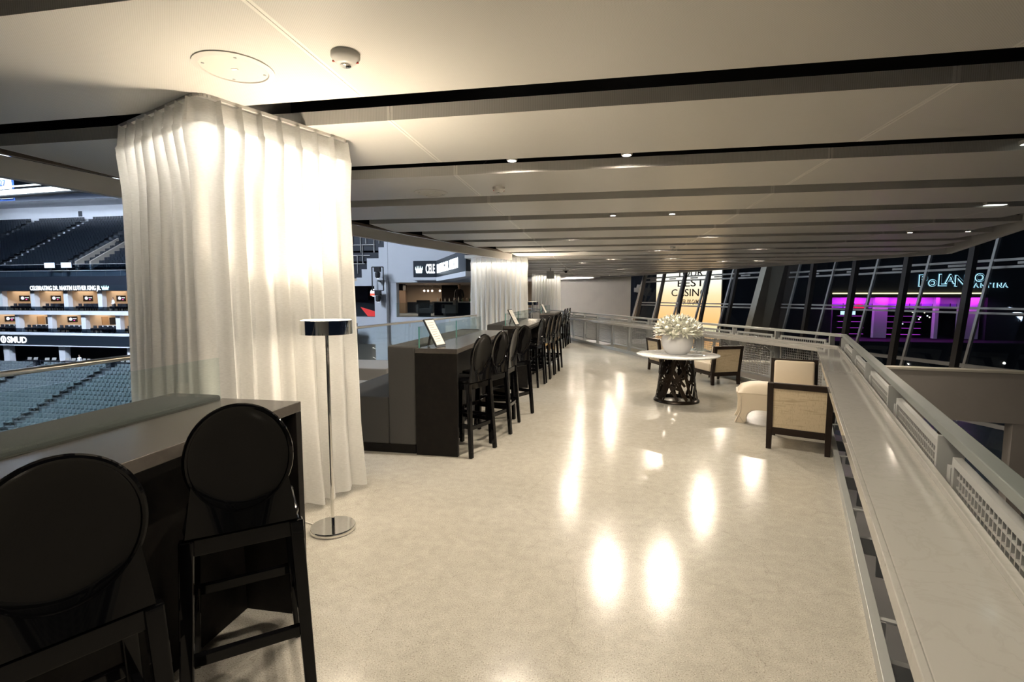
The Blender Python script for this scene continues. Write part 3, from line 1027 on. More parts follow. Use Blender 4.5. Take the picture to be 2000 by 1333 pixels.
# downlights in the gaps between panel rows
def downlight(x, y, energy, label, spot=176, drop=0.0):
    t = thing('downlight', label, 'downlight', (x, y, Z_C - drop), 0, 'downlights in the ceiling gaps')
    MB().lathe([(.052, .16), (.052, .05), (.046, .044), (.040, .044), (.040, .062), (.040, .16)], 28, cap=False).build('housing', M_white, t, smooth=True)
    MB().lathe([(.0001, .054), (.040, .054), (.040, .060), (.0001, .060)], 24, cap=False).build('lens', M_lamp, t)
    MB().tube([(0, 0, .16), (0, 0, .68 + drop)], .012, 6).build('stem', M_black, t)
    light('downlight_beam', 'SPOT', (x, y, Z_C + .035 - drop), energy, WARM, 0.035, spot=spot, blend=0.45)
DL = []
def gap(k): return 3.29 + 1.57 * k
for k, xs in ((-3, (-.9, .3)), (-1, (-.9, .2)), (1, (-.87, .22)), (3, (.17, 1.06)), (5, (-.64, 2.3)), (5, (6.0, 7.0)), (7, (-.6, 1.6, 4.2)), (9, (.4, 2.4)), (10, (-.7, 4.44, 5.5)), (13, (-1.3, 1.0)), (15, (1.54, -1.0)), (17, (-.5, .5))):
    for i_, x in enumerate(xs):
        nm = {-3: 'a gap behind the viewer', -1: 'the gap above the viewer', 1: 'the second ceiling gap', 3: 'the fourth ceiling gap', 5: 'the sixth ceiling gap', 7: 'the eighth ceiling gap', 9: 'the tenth ceiling gap', 10: 'the eleventh ceiling gap', 13: 'the fourteenth ceiling gap', 15: 'the third-last lit gap', 17: 'the farthest lit gap'}[k]
        side = ('left' if i_ == 0 else 'right' if i_ == len(xs) - 1 else 'middle')
        downlight(x, gap(k) + (.02 if k > 0 else 0), (60 if k >= 5 and x < 0 else {-3: 40, -1: 85, 1: 140, 3: 135, 5: 120}.get(k, 150)), 'small round downlight in %s, %s%s one' % (nm, 'far ' if x > 5.9 and k == 5 else '', side), drop=(.06 if k in (3, 17) or x > 5.9 else 0))
# bright wedge of a cove lamp at the right end of the ceiling gaps
for (x, y) in ((3.62, 5.0), (5.45, 8.2)):
    t = thing('gap_lamp', 'bright lamp at the right end of a ceiling gap' if y < 6 else 'bright lamp at the right end of the fourth ceiling gap', 'lamp', (x, y, Z_C + .05))
    MB().box(-.13, .13, -.05, .05, -.035, 0).build('housing', M_white, t)
    MB().box(-.12, .12, -.042, .042, -.041, -.035).build('lens', emission('gap_lamp_lens', (.95, 1, .9), 2.2), t)
# ================================================================== LOUNGE FURNITURE
# --- round marble table on a lattice base
tb = thing('round_table', 'round white marble table on a dark lattice pedestal', 'table', (1.21, 8.10, 0))
MB().lathe([(.0001, .722), (.60, .722), (.622, .728), (.628, .736), (.628, .744), (.622, .748), (.0001, .748)], 72, cap=False).build('table_top', M_marble, tb, smooth=True)
M_bronze = mat('dark_bronze_lattice', (0.020, 0.014, 0.010), 0.28, 0.6, noise=(9, .5, (0.035, 0.024, 0.016)))
def cone(a, z):
    z0, z1 = 0.05, 0.70
    t = (z - z0) / (z1 - z0)
    r = 0.318 - 0.078 * t ** 0.8
    return Vector((r * math.cos(a), r * math.sin(a), z))
lat = MB()
for i in range(64):
    a = rnd.uniform(0, 2 * math.pi)
    da = rnd.choice([-1, 1]) * rnd.uniform(.15, 1.5)
    za, zb = (0.05, 0.70) if i < 26 else sorted((rnd.uniform(.05, .4), rnd.uniform(.3, .7)))
    w = rnd.uniform(.024, .044)
    q = [cone(a + da * k / 5, za + (zb - za) * k / 5) for k in range(6)]
    for p, r in zip(q, q[1:]):
        lat.bar(p, r, w, 0.008, up=Vector((p.x, p.y, 0)).normalized())
lat.build('lattice_base', M_bronze, tb)
MB().lathe([(.30, 0), (.345, .0), (.35, .01), (.345, .03), (.32, .05), (.30, .05), (.30, 0)], 48, cap=False).build('base_ring', M_bronze, tb, smooth=True)
MB().lathe([(.22, .70), (.30, .70), (.30, .722), (.22, .722), (.22, .70)], 48, cap=False).build('top_ring', M_bronze, tb, smooth=True)
# --- vase and flowers
M_ceramic = mat('white_glazed_ceramic', (.82, .82, .83), .16, bump=(4, .02))
vz = 0.748
vase = thing('vase', 'round white ceramic vase standing on the marble table', 'vase', (1.20, 8.10, vz))
MB().lathe([(.0001, .0), (.135, .0), (.150, .006), (.195, .06), (.232, .14), (.243, .21), (.232, .27), (.208, .315), (.195, .33), (.185, .33), (.19, .31), (.20, .25), (.0001, .24)], 56, cap=False).build('body', M_ceramic, vase, smooth=True)
MB().lathe([(.0001, .30), (.188, .30), (.188, .26), (.0001, .26)], 40, cap=False).build('filling', mat('moss_filling', (.10, .13, .04), .9, bump=(80, .5)), vase)
M_petal = mat('ivory_petal', (.84, .83, .74), .5, noise=(14, .45, (.78, .80, .64)))
M_stem = mat('pale_green_stem', (.22, .30, .10), .5, noise=(9, .4, (.28, .34, .14)))
def bloom_mesh(seed, openness):
    rr = random.Random(seed)
    mb = MB()
    # inner bud
    mb.lathe([(.0001, -.01), (.022, .0), (.034, .022), (.030, .046), (.014, .062), (.0001, .066)], 12, cap=False)
    for ringi, (n, rad, ln, lift) in enumerate(((7, .022, .085, 66), (8, .026, .10, 44), (9, .028, .11, 18 + 10 * (1 - openness)))):
        for i in range(n):
            a = 2 * math.pi * (i + .5 * (ringi % 2)) / n + rr.uniform(-.12, .12)
            L = ln * rr.uniform(.85, 1.1)
            el = R(lift + rr.uniform(-8, 8))
            rd = Vector((math.cos(a), math.sin(a), 0)); sd = Vector((-math.sin(a), math.cos(a), 0))
            w = .017
            p0 = rd * rad * .6
            d = rd * math.cos(el) + Vector((0, 0, math.sin(el)))
            up = -rd * math.sin(el) + Vector((0, 0, math.cos(el)))
            m1 = p0 + d * L * .5 + up * .004; tip = p0 + d * L + up * .012
            vs = [p0 - sd * w * .5, p0 + sd * w * .5, m1 + sd * w, m1 - sd * w, tip, m1 + up * -.006]
            mb.add(vs, [(0, 1, 5), (1, 2, 5), (2, 4, 5), (4, 3, 5), (3, 0, 5)])
    return mb.mesh('bloom', M_petal, smooth=False)
blooms = [bloom_mesh(s, rnd.random()) for s in range(6)]
n_f = 30
for i in range(n_f):
    # spread over a dome
    f = (i + .5) / n_f
    el = math.acos(1 - f * 0.98)          # from the top down to just under the rim
    az = i * 2.39996
    rad = 0.225 + rnd.uniform(-.012, .012)
    c = Vector((1.20, 8.10, vz + 0.325))
    dirv = Vector((math.sin(el) * math.cos(az), math.sin(el) * math.sin(az), math.cos(el)))
    p = c + Vector((dirv.x * (rad + .045), dirv.y * (rad + .045), dirv.z * (rad - .03)))
    fl_ = bpy.data.objects.new('flower', None)
    col.objects.link(fl_)
    fl_.empty_display_size = .02
    fl_.location = p
    out = Vector((dirv.x, dirv.y, dirv.z + .35)).normalized()
    fl_.rotation_euler = out.to_track_quat('Z', 'Y').to_euler()
    sc_ = rnd.uniform(1.15, 1.5)
    fl_.scale = (sc_, sc_, sc_)
    tag(fl_, 'ivory spiky-petalled flower in the white vase bouquet', 'flower', 'ivory flowers in the vase')
    obj('bloom', blooms[i % 6], fl_)
    inv = fl_.rotation_euler.to_matrix().inverted()
    end = inv @ (Vector((1.20, 8.10, vz + .285)) - p) / sc_ * .97
    MB().tube([(0, 0, 0), end * .5 + Vector((0, 0, -.02)), end], .004, 5).build('stem', M_stem, fl_)

# --- low armless lounge chairs: dark frame, woven back panel, cream cushions
def lounge_chair(loc, rz, label):
    t = thing('lounge_chair', label, 'chair', loc, rz, 'dark framed lounge chairs')
    W, H, s = .60, .735, .058
    hw = W / 2
    rake = .075
    def back_y(z):
        return -.28 - rake * max(0, z - .2) / (H - .2)
    for sx in (-1, 1):
        x = sx * (hw - s / 2)
        MB().bar((x, -.30, 0), (x, back_y(.22), .22), s * .85, s * .85, up=(0, 1, 0), w2=s, h2=s).build('rear_leg', M_wood, t, bevel=.004)
        MB().bar((x, back_y(.22), .22), (x, back_y(H), H), s, s, up=(0, 1, 0)).build('back_stile', M_wood, t, bevel=.004)
        MB().bar((sx * (hw - .03), .32, 0), (sx * (hw - .03), .29, .20), .034, .034, up=(0, 1, 0), w2=.055, h2=.055).build('front_leg', M_wood, t, bevel=.003)
        MB().bar((x, -.27, .205), (x, .31, .205), s * .8, .06).build('side_rail', M_wood, t, bevel=.003)
    MB().bar((-hw + s, back_y(H - s / 2), H - s / 2), (hw - s, back_y(H - s / 2), H - s / 2), s, s).build('top_rail', M_wood, t, bevel=.004)
    MB().bar((-hw + s, back_y(.205), .205), (hw - s, back_y(.205), .205), s, .075).build('bottom_rail', M_wood, t, bevel=.004)
    MB().bar((-hw + s, .29, .205), (hw - s, .29, .205), .04, .06).build('front_rail', M_wood, t, bevel=.003)
    a, b = Vector((0, back_y(.24) - .008, .24)), Vector((0, back_y(H - s) - .008, H - s))
    pn = MB()
    pn.bar(a, b, W - 2 * s, .02, up=(0, 1, 0))
    pn.build('woven_back_panel', M_woven, t)
    MB().box(-hw + .008, hw - .008, -.22, .33, .236, .40).build('seat_cushion', M_cream, t, bevel=.03, seg=4, smooth=True)
    cu = MB().box(-hw + .045, hw - .045, 0, .11, .0, .40)
    cu.xf(Matrix.Translation((0, -.268, .375)) @ Matrix.Rotation(R(8.5), 4, 'X') @ Matrix.Translation((0, 0, -.06)))
    cu.build('back_cushion', M_cream, t, bevel=.03, seg=4, smooth=True)
    return t
def chair_at(rl, rr_, label):
    """rear left and rear right foot on the floor, seen from behind"""
    a = Vector((rl[0], rl[1], 0)); b = Vector((rr_[0], rr_[1], 0))
    d = (b - a).normalized()
    rz = math.atan2(d.y, d.x)
    c = (a + b) / 2 + Vector((-d.y, d.x, 0)) * .30
    return lounge_chair((c.x, c.y, 0), rz, label)
chair_at((1.80, 5.70), (2.36, 5.47), 'dark framed chair with its woven tan back turned to the viewer, nearest the counter')
chair_at((2.06, 9.62), (2.60, 9.84), 'dark framed chair showing its woven back just right of the flower table')
lounge_chair((2.70, 7.47, 0), R(180 - 18), 'cream cushioned chair facing the viewer beside the counter corner')
lounge_chair((1.48, 11.35, 0), R(-70), 'cream cushioned chair half hidden behind the white vase')

# --- cream leather stool with arched sides and nailheads
ot = thing('leather_ottoman', 'cream leather ottoman with arched sides and nailhead trim', 'ottoman', (2.20, 6.95, 0), R(-14))
W, D = .36, .24
prof = []
# outline of one side panel in local (x, z): flared feet, arch between them
left = [(-W - .035, 0), (-W - .005, .07), (-W + .025, .15), (-W + .03, .25), (-W + .02, .36), (-W + .005, .40)]
arch = [(-W + .09, 0), (-W + .115, .035), (-W + .11, .08), (-W + .125, .13), (-W + .165, .17), (-W + .22, .185)]
poly = left + [(-x, z) for x, z in reversed(left)] + [(-x, z) for x, z in arch] + [(x, z) for x, z in reversed(arch)]
poly = poly[::-1]
for d0, d1 in ((-D, -D + .05), (D - .05, D)):
    MB().xprism(poly, d0, d1).build('arched_panel', M_cream, ot, bevel=.004)
for sx in (-1, 1):
    o = [(sx * x, z) for x, z in left]
    mb = MB()
    for (xa, za), (xb, zb) in zip(o, o[1:]):
        if za < .12:
            continue
        mb.hexa([(xa, -D + .05, za), (xa - sx * .03, -D + .05, za), (xa - sx * .03, D - .05, za), (xa, D - .05, za), (xb, -D + .05, zb), (xb - sx * .03, -D + .05, zb), (xb - sx * .03, D - .05, zb), (xb, D - .05, zb)])
    mb.build('side_panel', M_cream, ot)
# domed cushion
dm = MB()
nx, ny = 20, 14
vs, fs = [], []
for j in range(ny + 1):
    for i in range(nx + 1):
        x = -1 + 2 * i / nx; y = -1 + 2 * j / ny
        z = .40 + .12 * (max(0, 1 - abs(x) ** 3.2)) ** .5 * (max(0, 1 - abs(y) ** 3.2)) ** .5
        vs.append((x * (W + .006), y * (D + .006), z))
for j in range(ny):
    for i in range(nx):
        a = j * (nx + 1) + i
        fs.append((a, a + 1, a + nx + 2, a + nx + 1))
o_ = dm.add(vs, fs).build('cushion', M_cream, ot, smooth=True)
MB().box(-W - .004, W + .004, -D - .004, D + .004, .385, .402).build('piping', M_cream, ot, bevel=.006)
nh = MB()
def studs(line, y, n):
    for k in range(n):
        t = k / (n - 1) * (len(line) - 1)
        i = min(int(t), len(line) - 2); f = t - i
        x = line[i][0] * (1 - f) + line[i + 1][0] * f; z = line[i][1] * (1 - f) + line[i + 1][1] * f
        nh.lathe([(.0055, 0), (.004, .003), (.0001, .004)], 6, cap=False)
        m = len([0])
        seg = nh.v[-18:]
        nh.v[-18:] = [(x + p[0], y - p[2], z + p[1]) for p in seg]
ins = .012
for sx in (-1, 1):
    studs([(sx * (x + ins), z) for x, z in left[:5]], -D - .001, 26)
    studs([(sx * (x - ins * .8), z) for x, z in arch], -D - .001, 20)
    studs([(sx * (-W - .02 + .10 * k / 4), .012 + (.07 if k in (1, 2) else .03) * (1 if 0 < k < 4 else 0)) for k in range(5)], -D - .001, 12)
nh.build('nailheads', M_brushed, ot)

# --- small glass side table between the two rear chairs
sd = thing('side_table', 'small square glass-topped side table behind the flower table', 'table', (1.95, 10.75, 0), R(10))
MB().box(-.25, .25, -.25, .25, .535, .55).build('glass_top', mat('mirror_glass_top', (.55, .62, .60), .04, .6), sd, bevel=.003)
for sx in (-1, 1):
    for sy in (-1, 1):
        MB().box(sx * .225 - .012, sx * .225 + .012, sy * .225 - .012, sy * .225 + .012, 0, .51).build('leg', M_wood, sd)
    MB().box(sx * .225 - .012, sx * .225 + .012, -.213, .213, .51, .535).build('top_frame', M_wood, sd)
    MB().box(-.237, .237, sx * .225 - .012, sx * .225 + .012, .511, .534).build('top_frame', M_wood, sd)

# --- camera dome and loudspeaker box in front of the farthest curtain
t = thing('loudspeaker', 'small white box loudspeaker hung before the farthest curtain', 'loudspeaker', (-2.25, 22.5, 0))
MB().box(-.16, .16, -.12, .12, 2.45, 2.80).build('cabinet', M_white, t, bevel=.01)
MB().box(-.02, .02, -.02, .02, 2.80, 3.03).build('bracket', M_steel, t)
MB().box(-.13, .13, -.128, -.12, 2.48, 2.77).build('grille', M_ceil2, t)
t = thing('security_camera', 'white security camera under the ceiling beside the small loudspeaker', 'camera', (-1.55, 22.5, 0))
MB().lathe([(.0001, 2.70), (.05, 2.72), (.065, 2.76), (.065, 2.80), (.0001, 2.80)], 20, cap=False).build('dome', M_black, t, smooth=True)
MB().box(-.13, .13, -.05, .05, 2.80, 2.86).build('housing', M_white, t, bevel=.01)
MB().box(-.02, .02, -.02, .02, 2.86, 3.03).build('bracket', M_white, t)
# ================================================================== ATRIUM AND OUTSIDE (right)
M_mull = mat('light_mullion_metal', (.42, .41, .39), .45, .2, noise=(3, .4, (.36, .35, .33)))
M_fin = mat('dark_brown_strut', (.030, .024, .021), .55, noise=(3, .4, (.04, .032, .028)))
M_fglass = glass('facade_glass', (.80, .86, .90))
M_con = mat('beige_concrete_panel', (.46, .43, .35), .75, noise=(1.5, .5, (.40, .375, .30)))
struct(MB().prism([(2, -6), (40, -8), (40, 30), (8, 52), (-6, 45), (-4.6, 40), (-4.6, 22)], -5.9, -5.6).build('floor_lobby', mat('grey_lobby_tile', (.22, .21, .20), .3, noise=(.8, .5, (.17, .165, .16)))), 'dark tiled lobby floor far below the bridge')

def facet(nm, th, p, L, smin, smax, scols, zrows, label):
    t = R(th)
    u = Vector((math.sin(t), math.cos(t), 0)); n = Vector((math.cos(t), -math.sin(t), 0))
    tl = math.tan(R(L))
    def P(s, z, off=0.0):
        q = n * (p + off + tl * (z - 1.65)) + u * s
        return Vector((q.x, q.y, z))
    root = thing(nm, label, 'window')
    root['kind'] = 'structure'
    zt, zb = zrows[-1], zrows[0]
    for s in scols:
        MB().bar(P(s, zb), P(s, zt), .13, .10, up=u).build('mullion', M_mull, root)
    for z in zrows[1:-1]:
        if z > 2.5:
            for dz in (-.15, .15):
                MB().bar(P(smin, z + dz), P(smax, z + dz), .09, .10).build('transom', M_mull, root)
            for s in [a + (b - a) * .5 for a, b in zip(scols, scols[1:])]:
                MB().bar(P(s - .35, z, -.06), P(s + .35, z, -.06), .06, .10).build('transom_bracket', M_mull, root)
        elif z > 0:
            for dz in (-.10, .10):
                MB().bar(P(smin, z + dz, -.02 if dz > 0 else 0), P(smax, z + dz, -.02 if dz > 0 else 0), .12, .085).build('transom', M_mull, root)
        else:
            MB().bar(P(smin, z), P(smax, z), .12, .16).build('transom', M_mull, root)
    ss = sorted(scols)
    for a, b in zip(ss, ss[1:]):
        for za, zc in zip(zrows, zrows[1:]):
            c = [P(a + .05, za + .03, .05), P(b - .05, za + .03, .05), P(b - .05, zc - .03, .05), P(a + .05, zc - .03, .05)]
            d = [q + n * .012 for q in c]
            MB().hexa(c + d).build('pane', M_fglass, root)
    return P, u, n
ZR = [-5.55, -3.4, -1.25, 1.06, 3.0, 5.2, 7.4]
sc1 = [26.01 - 2.57 * i for i in range(13)]
P1, U1, N1 = facet('window_1', -23.4, 24.0, 14, sc1[-1], 26.8, sc1, ZR, 'leaning glass facade with grey mullions on the right side of the atrium')
sc2 = [22.6 + 2.28 * i for i in range(6)]
P2, U2, N2 = facet('window_2', -33, 26.0, 17, 22.4, sc2[-1] + .1, sc2, ZR, 'leaning glass facade in front of the orange billboard')
# dark raking struts inside the facade
for i in range(12):
    s = 22.85 - 2.57 * i
    a = N1 * (22.2 + math.tan(R(7)) * (-5.5 - 1.65)) + U1 * s; b = N1 * (22.2 + math.tan(R(7)) * (7 - 1.65)) + U1 * s
    o = MB().bar((a.x, a.y, -5.6), (b.x, b.y, 7), .26, .20, up=U1).build('raking_strut', M_fin)
    tag(o, 'dark brown raking strut inside right glass facade, %s to the right of the pier' % ['first', 'second', 'third', 'fourth', 'fifth', 'sixth', 'seventh', 'eighth', 'ninth', 'tenth', 'eleventh', 'twelfth'][i], 'strut', 'dark struts inside the right glass facade')
for i in range(5):
    s = 23.5 + 2.28 * i
    a = N2 * (25.0 + math.tan(R(12)) * (-5.5 - 1.65)) + U2 * s; b = N2 * (25.0 + math.tan(R(12)) * (7 - 1.65)) + U2 * s
    o = MB().bar((a.x, a.y, -5.6), (b.x, b.y, 7), .20, .18, up=U2).build('raking_strut', M_fin)
    tag(o, 'dark raking strut before the orange billboard, %s counting left from the concrete pier' % ['first', 'second', 'third', 'fourth', 'fifth'][i], 'strut', 'dark struts before the billboard facade')
# pier with downpipes between the two facets
pr = thing('concrete_pier', 'leaning beige concrete pier between the two glass facades', 'pier')
def lean_box(a0, a1, o0, o1, z0, z1, P):
    return MB().hexa([P(a0, z0, o0), P(a1, z0, o0), P(a1, z0, o1), P(a0, z0, o1), P(a0, z1, o0), P(a1, z1, o0), P(a1, z1, o1), P(a0, z1, o1)])
def PP(s, z, off=0.0):
    q0 = P2(22.4, z, 0); q1 = P1(26.9, z, 0)
    d = (q1 - q0); n = Vector((d.y, -d.x, 0)).normalized()
    if n.dot(N1) < 0:
        n = -n
    return q0 + d * s + n * off
lean_box(-.15, .62, -.1, .3, -5.6, 7, PP).build('shaft', M_con, pr)
lean_box(.62, 1.25, .12, .3, -5.6, 7, PP).build('recess', M_bulk, pr)
for z in (-.9, 1.9, 2.9):
    lean_box(-.16, .63, -.11, -.099, z, z + .02, PP).build('panel_joint', M_fin, pr)
for s in (.72, 1.02):
    MB().tube([PP(s, -5.5, -.12), PP(s, 7, -.12)], .10, 10).build('downpipe', M_mull, pr, smooth=True)
MB().bar(PP(.70, 2.05, -.2), PP(.95, 2.05, -.2), .3, .22).build('pipe_box', M_mull, pr)
# left end of the billboard facade: pipe and bracket by the grey wall
pe = thing('downpipe', 'leaning grey downpipe where the grey wall meets the glass facade', 'pipe')
MB().tube([P2(33.85, -5.5, -.35), P2(33.85, 7, -.35)], .09, 10).build('pipe', M_mull, pe, smooth=True)
MB().bar(P2(33.6, 2.2, -.45), P2(34.3, 2.2, -.45), .35, .35).build('junction_box', M_mull, pe)
for s in (33.75, 34.1):
    MB().tube([P2(s, 2.0, -.4), P2(s, 2.6, -.4)], .16, 10).build('fitting', M_mull, pe, smooth=True)

# --- billboard outside
def billboard_mat():
    m = bpy.data.materials.new('billboard_screen')
    m.use_nodes = True
    nt = m.node_tree
    nt.nodes.remove(nt.nodes['Principled BSDF'])
    tc = nt.nodes.new('ShaderNodeTexCoord')
    sp = nt.nodes.new('ShaderNodeSeparateXYZ')
    nt.links.new(tc.outputs['Object'], sp.inputs[0])
    mr = nt.nodes.new('ShaderNodeMapRange')
    mr.inputs['From Min'].default_value = -3.2
    mr.inputs['From Max'].default_value = 4.8
    nt.links.new(sp.outputs['Z'], mr.inputs['Value'])
    rp = nt.nodes.new('ShaderNodeValToRGB')
    e = rp.color_ramp.elements
    e[0].position = 0; e[0].color = (1.0, .55, .20, 1)
    e[1].position = 1; e[1].color = (1.0, .93, .80, 1)
    for p, c in ((.12, (1, .50, .16)), (.2, (1, .42, .13)), (.24, (1, .85, .52)), (.30, (1, .80, .45)), (.36, (1, .46, .15)), (.5, (1, .55, .24)), (.62, (1, .68, .36)), (.75, (1, .88, .68))):
        q = e.new(p); q.color = (*c, 1)
    nt.links.new(mr.outputs[0], rp.inputs[0])
    em = nt.nodes.new('ShaderNodeEmission')
    em.inputs[1].default_value = 1.5
    nt.links.new(rp.outputs[0], em.inputs[0])
    nt.links.new(em.outputs[0], nt.nodes['Material Output'].inputs[0])
    return m
bb = thing('led_billboard', 'glowing orange casino billboard outside the glass facade', 'billboard')
def PV(s, z, off=0.0):
    q = N2 * (28.5 + off) + U2 * s
    return Vector((q.x, q.y, z))
lean_box(27.85, 35.1, 0, .06, -3.2, 4.8, PV).build('screen', billboard_mat(), bb)
lean_box(27.75, 35.2, .07, .35, -3.3, 4.9, PV).build('cabinet', M_black, bb)
for k_ in range(4):
    lean_box(28.3 + 2 * k_, 28.5 + 2 * k_, .1, .3, -8, -3.3, PV).build('leg', M_black, bb)
def on_plane(me, P, s, z, off, parent, name):
    o0 = P(s, z, off); ex = (P(s - 1, z, off) - o0).normalized(); ey = Vector((0, 0, 1)); ez = ex.cross(ey)
    me.transform(Matrix(((ex.x, ey.x, ez.x, o0.x), (ex.y, ey.y, ez.y, o0.y), (ex.z, ey.z, ez.z, o0.z), (0, 0, 0, 1))))
    return obj(name, me, parent)
M_print = mat('billboard_brown_print', (.045, .016, .006), .5)
for body, s_, z, size, wd in (('YOUR', 31.1, 3.25, .80, 2.9), ('BEST', 31.0, 2.45, .80, 2.95), ('CASINO', 31.1, 1.68, .82, 4.1), ('OVER 100 GAMES', 31.0, 1.02, .56, 2.5)):
    tm = text_mesh('lettering', body, size, M_print, .004, .006)
    w0 = max(v.co.x for v in tm.vertices) - min(v.co.x for v in tm.vertices)
    for v in tm.vertices:
        v.co.x *= wd / w0
    on_plane(tm, PV, s_, z, -.012, bb, 'lettering')

# --- street front with the cantina outside
Y0 = 60.0
M_dark = mat('night_building_wall', (.018, .017, .020), .7, noise=(.6, .5, (.028, .027, .032)))
M_pale = mat('pale_storefront_plaster', (.70, .68, .70), .7, noise=(2, .2, (.6, .58, .6)))
sf = thing('storefront', 'dark street building with a magenta lit bar front beneath a glowing sign', 'building')
MB().box(4, 70, Y0 + .5, Y0 + 9, 2.05, 12).build('upper_wall', M_dark, sf)
MB().box(4, 25.3, Y0 + .5, Y0 + 9, -8, 2.05).build('side_wall', M_dark, sf)
MB().box(40.3, 70, Y0 + .5, Y0 + 9, -8, 2.05).build('side_wall', M_dark, sf)
MB().box(25.3, 40.3, Y0 + 7.5, Y0 + 9, -8, 2.05).build('back_wall', M_dark, sf)
MB().box(20, 44, Y0 - 3, Y0 + .4, -8, -3.0).build('terrace_wall', M_dark, sf)
MB().box(25.3, 40.3, Y0 + .4, Y0 + 7.5, -8, -3.0).build('inner_floor', M_dark, sf)
MB().box(25.3, 39.9, Y0 + .2, Y0 + .5, 1.92, 2.05).build('led_line', emission('yellow_led_line', (1, .80, .42), 2.0), sf)
MB().box(25.3, 40.2, Y0 + .3, Y0 + .8, 1.55, 1.92).build('lintel', M_dark, sf)
MB().box(25.3, 40.2, Y0 + 1.2, Y0 + 1.4, 0.85, 1.70).build('frieze', M_pale, sf)
for x0, x1 in ((29.7, 31.0), (37.9, 39.8), (35.6, 35.95), (25.3, 25.5)):
    MB().box(x0, x1, Y0 + .7, Y0 + 1.19, -2.9, 1.70).build('column', M_pale, sf)
for x0, x1 in ((25.6, 29.6), (31.1, 35.5), (36.1, 37.8)):
    # transom window picture and dark mullions
    MB().box(x0, x1, Y0 + 1.1, Y0 + 1.15, .35, .85).build('transom_window', mat('lilac_transom_glass', (.35, .28, .60), .4, noise=(.5, .7, (.6, .5, .8))), sf)
    for k in range(int((x1 - x0) / 1.1) + 1):
        MB().box(x0 + k * 1.1 - .03, x0 + k * 1.1 + .03, Y0 + 1.05, Y0 + 1.1, .30, .9).build('window_bar', M_black, sf)
    MB().box(x0, x1, Y0 + 1.05, Y0 + 1.1, .24, .34).build('window_bar', M_black, sf)
for x0, x1 in ((26.9, 29.6), (31.1, 35.4)):
    for z in (-.55, -1.2, -1.9, -2.6):
        MB().box(x0, x1, Y0 + 2.6, Y0 + 3.0, z - .04, z).build('bottle_shelf', M_pale, sf)
        MB().box(x0, x1, Y0 + 2.59, Y0 + 2.6, z - .035, z - .005).build('shelf_led', emission('magenta_led', (.75, .05, .85), 1.2), sf)
# red sun disc in the transom picture
MB().xprism([(1.35 * math.cos(R(a)), .85 * math.sin(R(a))) for a in range(0, 181, 12)], 0, .02, Matrix.Translation((28.3, Y0 + 1.07, .35)) @ Matrix.Scale(.55, 4)).build('painted_disc', mat('red_disc', (.75, .06, .06), .5), sf)
MB().box(27.0, 28.5, Y0 + 2.2, Y0 + 2.3, -.42, .0).build('menu_screen', emission('bar_screen_glow', (.55, .75, 1), 1.6), sf)
for (x, w) in ((27.5, 3.5), (33.2, 3.5), (38.8, 2.0), (30.4, 1.2), (35.8, .5)):
    light('magenta_wash', 'AREA', (x, Y0 + .35, 1.52), 26 * w, (.85, .03, .95), w, .1, rot=(R(14), 0, 0))
for i in range(14):
    x = rnd.uniform(30.9, 36.5); z = rnd.uniform(-2.2, 0)
    t = MB().lathe([(.0001, -.07), (.06, -.04), (.06, .04), (.0001, .07)], 10, (x, Y0 + rnd.uniform(-.2, 2.4), z), cap=False).build('bar_lamp', emission('bar_lamp_glow', rnd.choice([(1, .85, .6), (1, .6, .3), (.9, .95, 1)]), 3), sf)
# halo lit sign: dark letter faces over bright outlines
sg = thing('sign_lettering', 'cyan-white halo lit cantina sign above the magenta bar', 'sign')
M_halo = emission('cyan_halo', (.50, .85, 1), 1.7)
M_haloc = emission('cyan_halo_dim', (.35, .65, .85), .35)
def sign(body, x, z, size, sx, off, y=Y0 + .3):
    for (m, of, yy) in ((M_haloc, off * 2.3, y + .12), (M_halo, off, y + .06), (M_black, -off * .1, y)):
        me = text_mesh('letter', body, size, m, .015, of, 'LEFT', 1.0, sx)
        me.transform(Matrix.Translation((x, yy, z)) @ Matrix.Rotation(R(90), 4, 'X'))
        obj('letter_face' if m is M_black else 'letter_halo', me, sg)
xs = 33.55
for ch, dz, size, adv in (('P', .0, 1.75, .98), ('o', .02, 1.45, .88), ('L', .05, 1.75, .72), ('A', .30, 1.35, .82), ('N', .0, 1.65, 1.10), ('C', .30, 1.10, .78), ('O', .50, 1.15, .9)):
    sign(ch, xs, 2.75 + dz, size, 1.0, .035)
    xs += adv
xs = 38.25
for ch in 'CANTINA':
    sign(ch, xs, 2.62, .62, 1.05, .02)
    xs += .58 if ch != 'I' else .34
# street lights and reflections of traffic outside on the right
for (x, y, z, c, e_) in ((47.3, 58, -1.3, (1, .75, .45), 8), (46.5, 52, -3.2, (1, .8, .6), 8), (31.5, 50, -1.9, (1, .95, .85), 8), (36.8, 50, -2.2, (1, .95, .9), 8), (29.7, 56, 1.9 + .9, (1, 1, .95), 8), (10.5, 50, .9, (.8, .95, 1), 7), (11.6, 50, 1.0, (.8, .95, 1), 7)):
    t = thing('street_lamp', 'small distant street lamp glowing in the dark beyond the glass', 'street lamp', (x, y, 0), 0, 'street lamps outside')
    MB().lathe([(.0001, z - .1), (.09, z - .05), (.09, z + .05), (.0001, z + .1)], 10, cap=False).build('globe', emission('street_globe', c, e_), t)
    MB().tube([(0, .12, -8), (0, .12, z)], .05, 8).build('pole', M_black, t)
struct(MB().box(-10, 120, 30, 110, -8.3, -8.0).build('ground', mat('night_street', (.02, .02, .022), .5, noise=(.3, .5, (.03, .03, .03)))), 'dark street outside the glass facade')
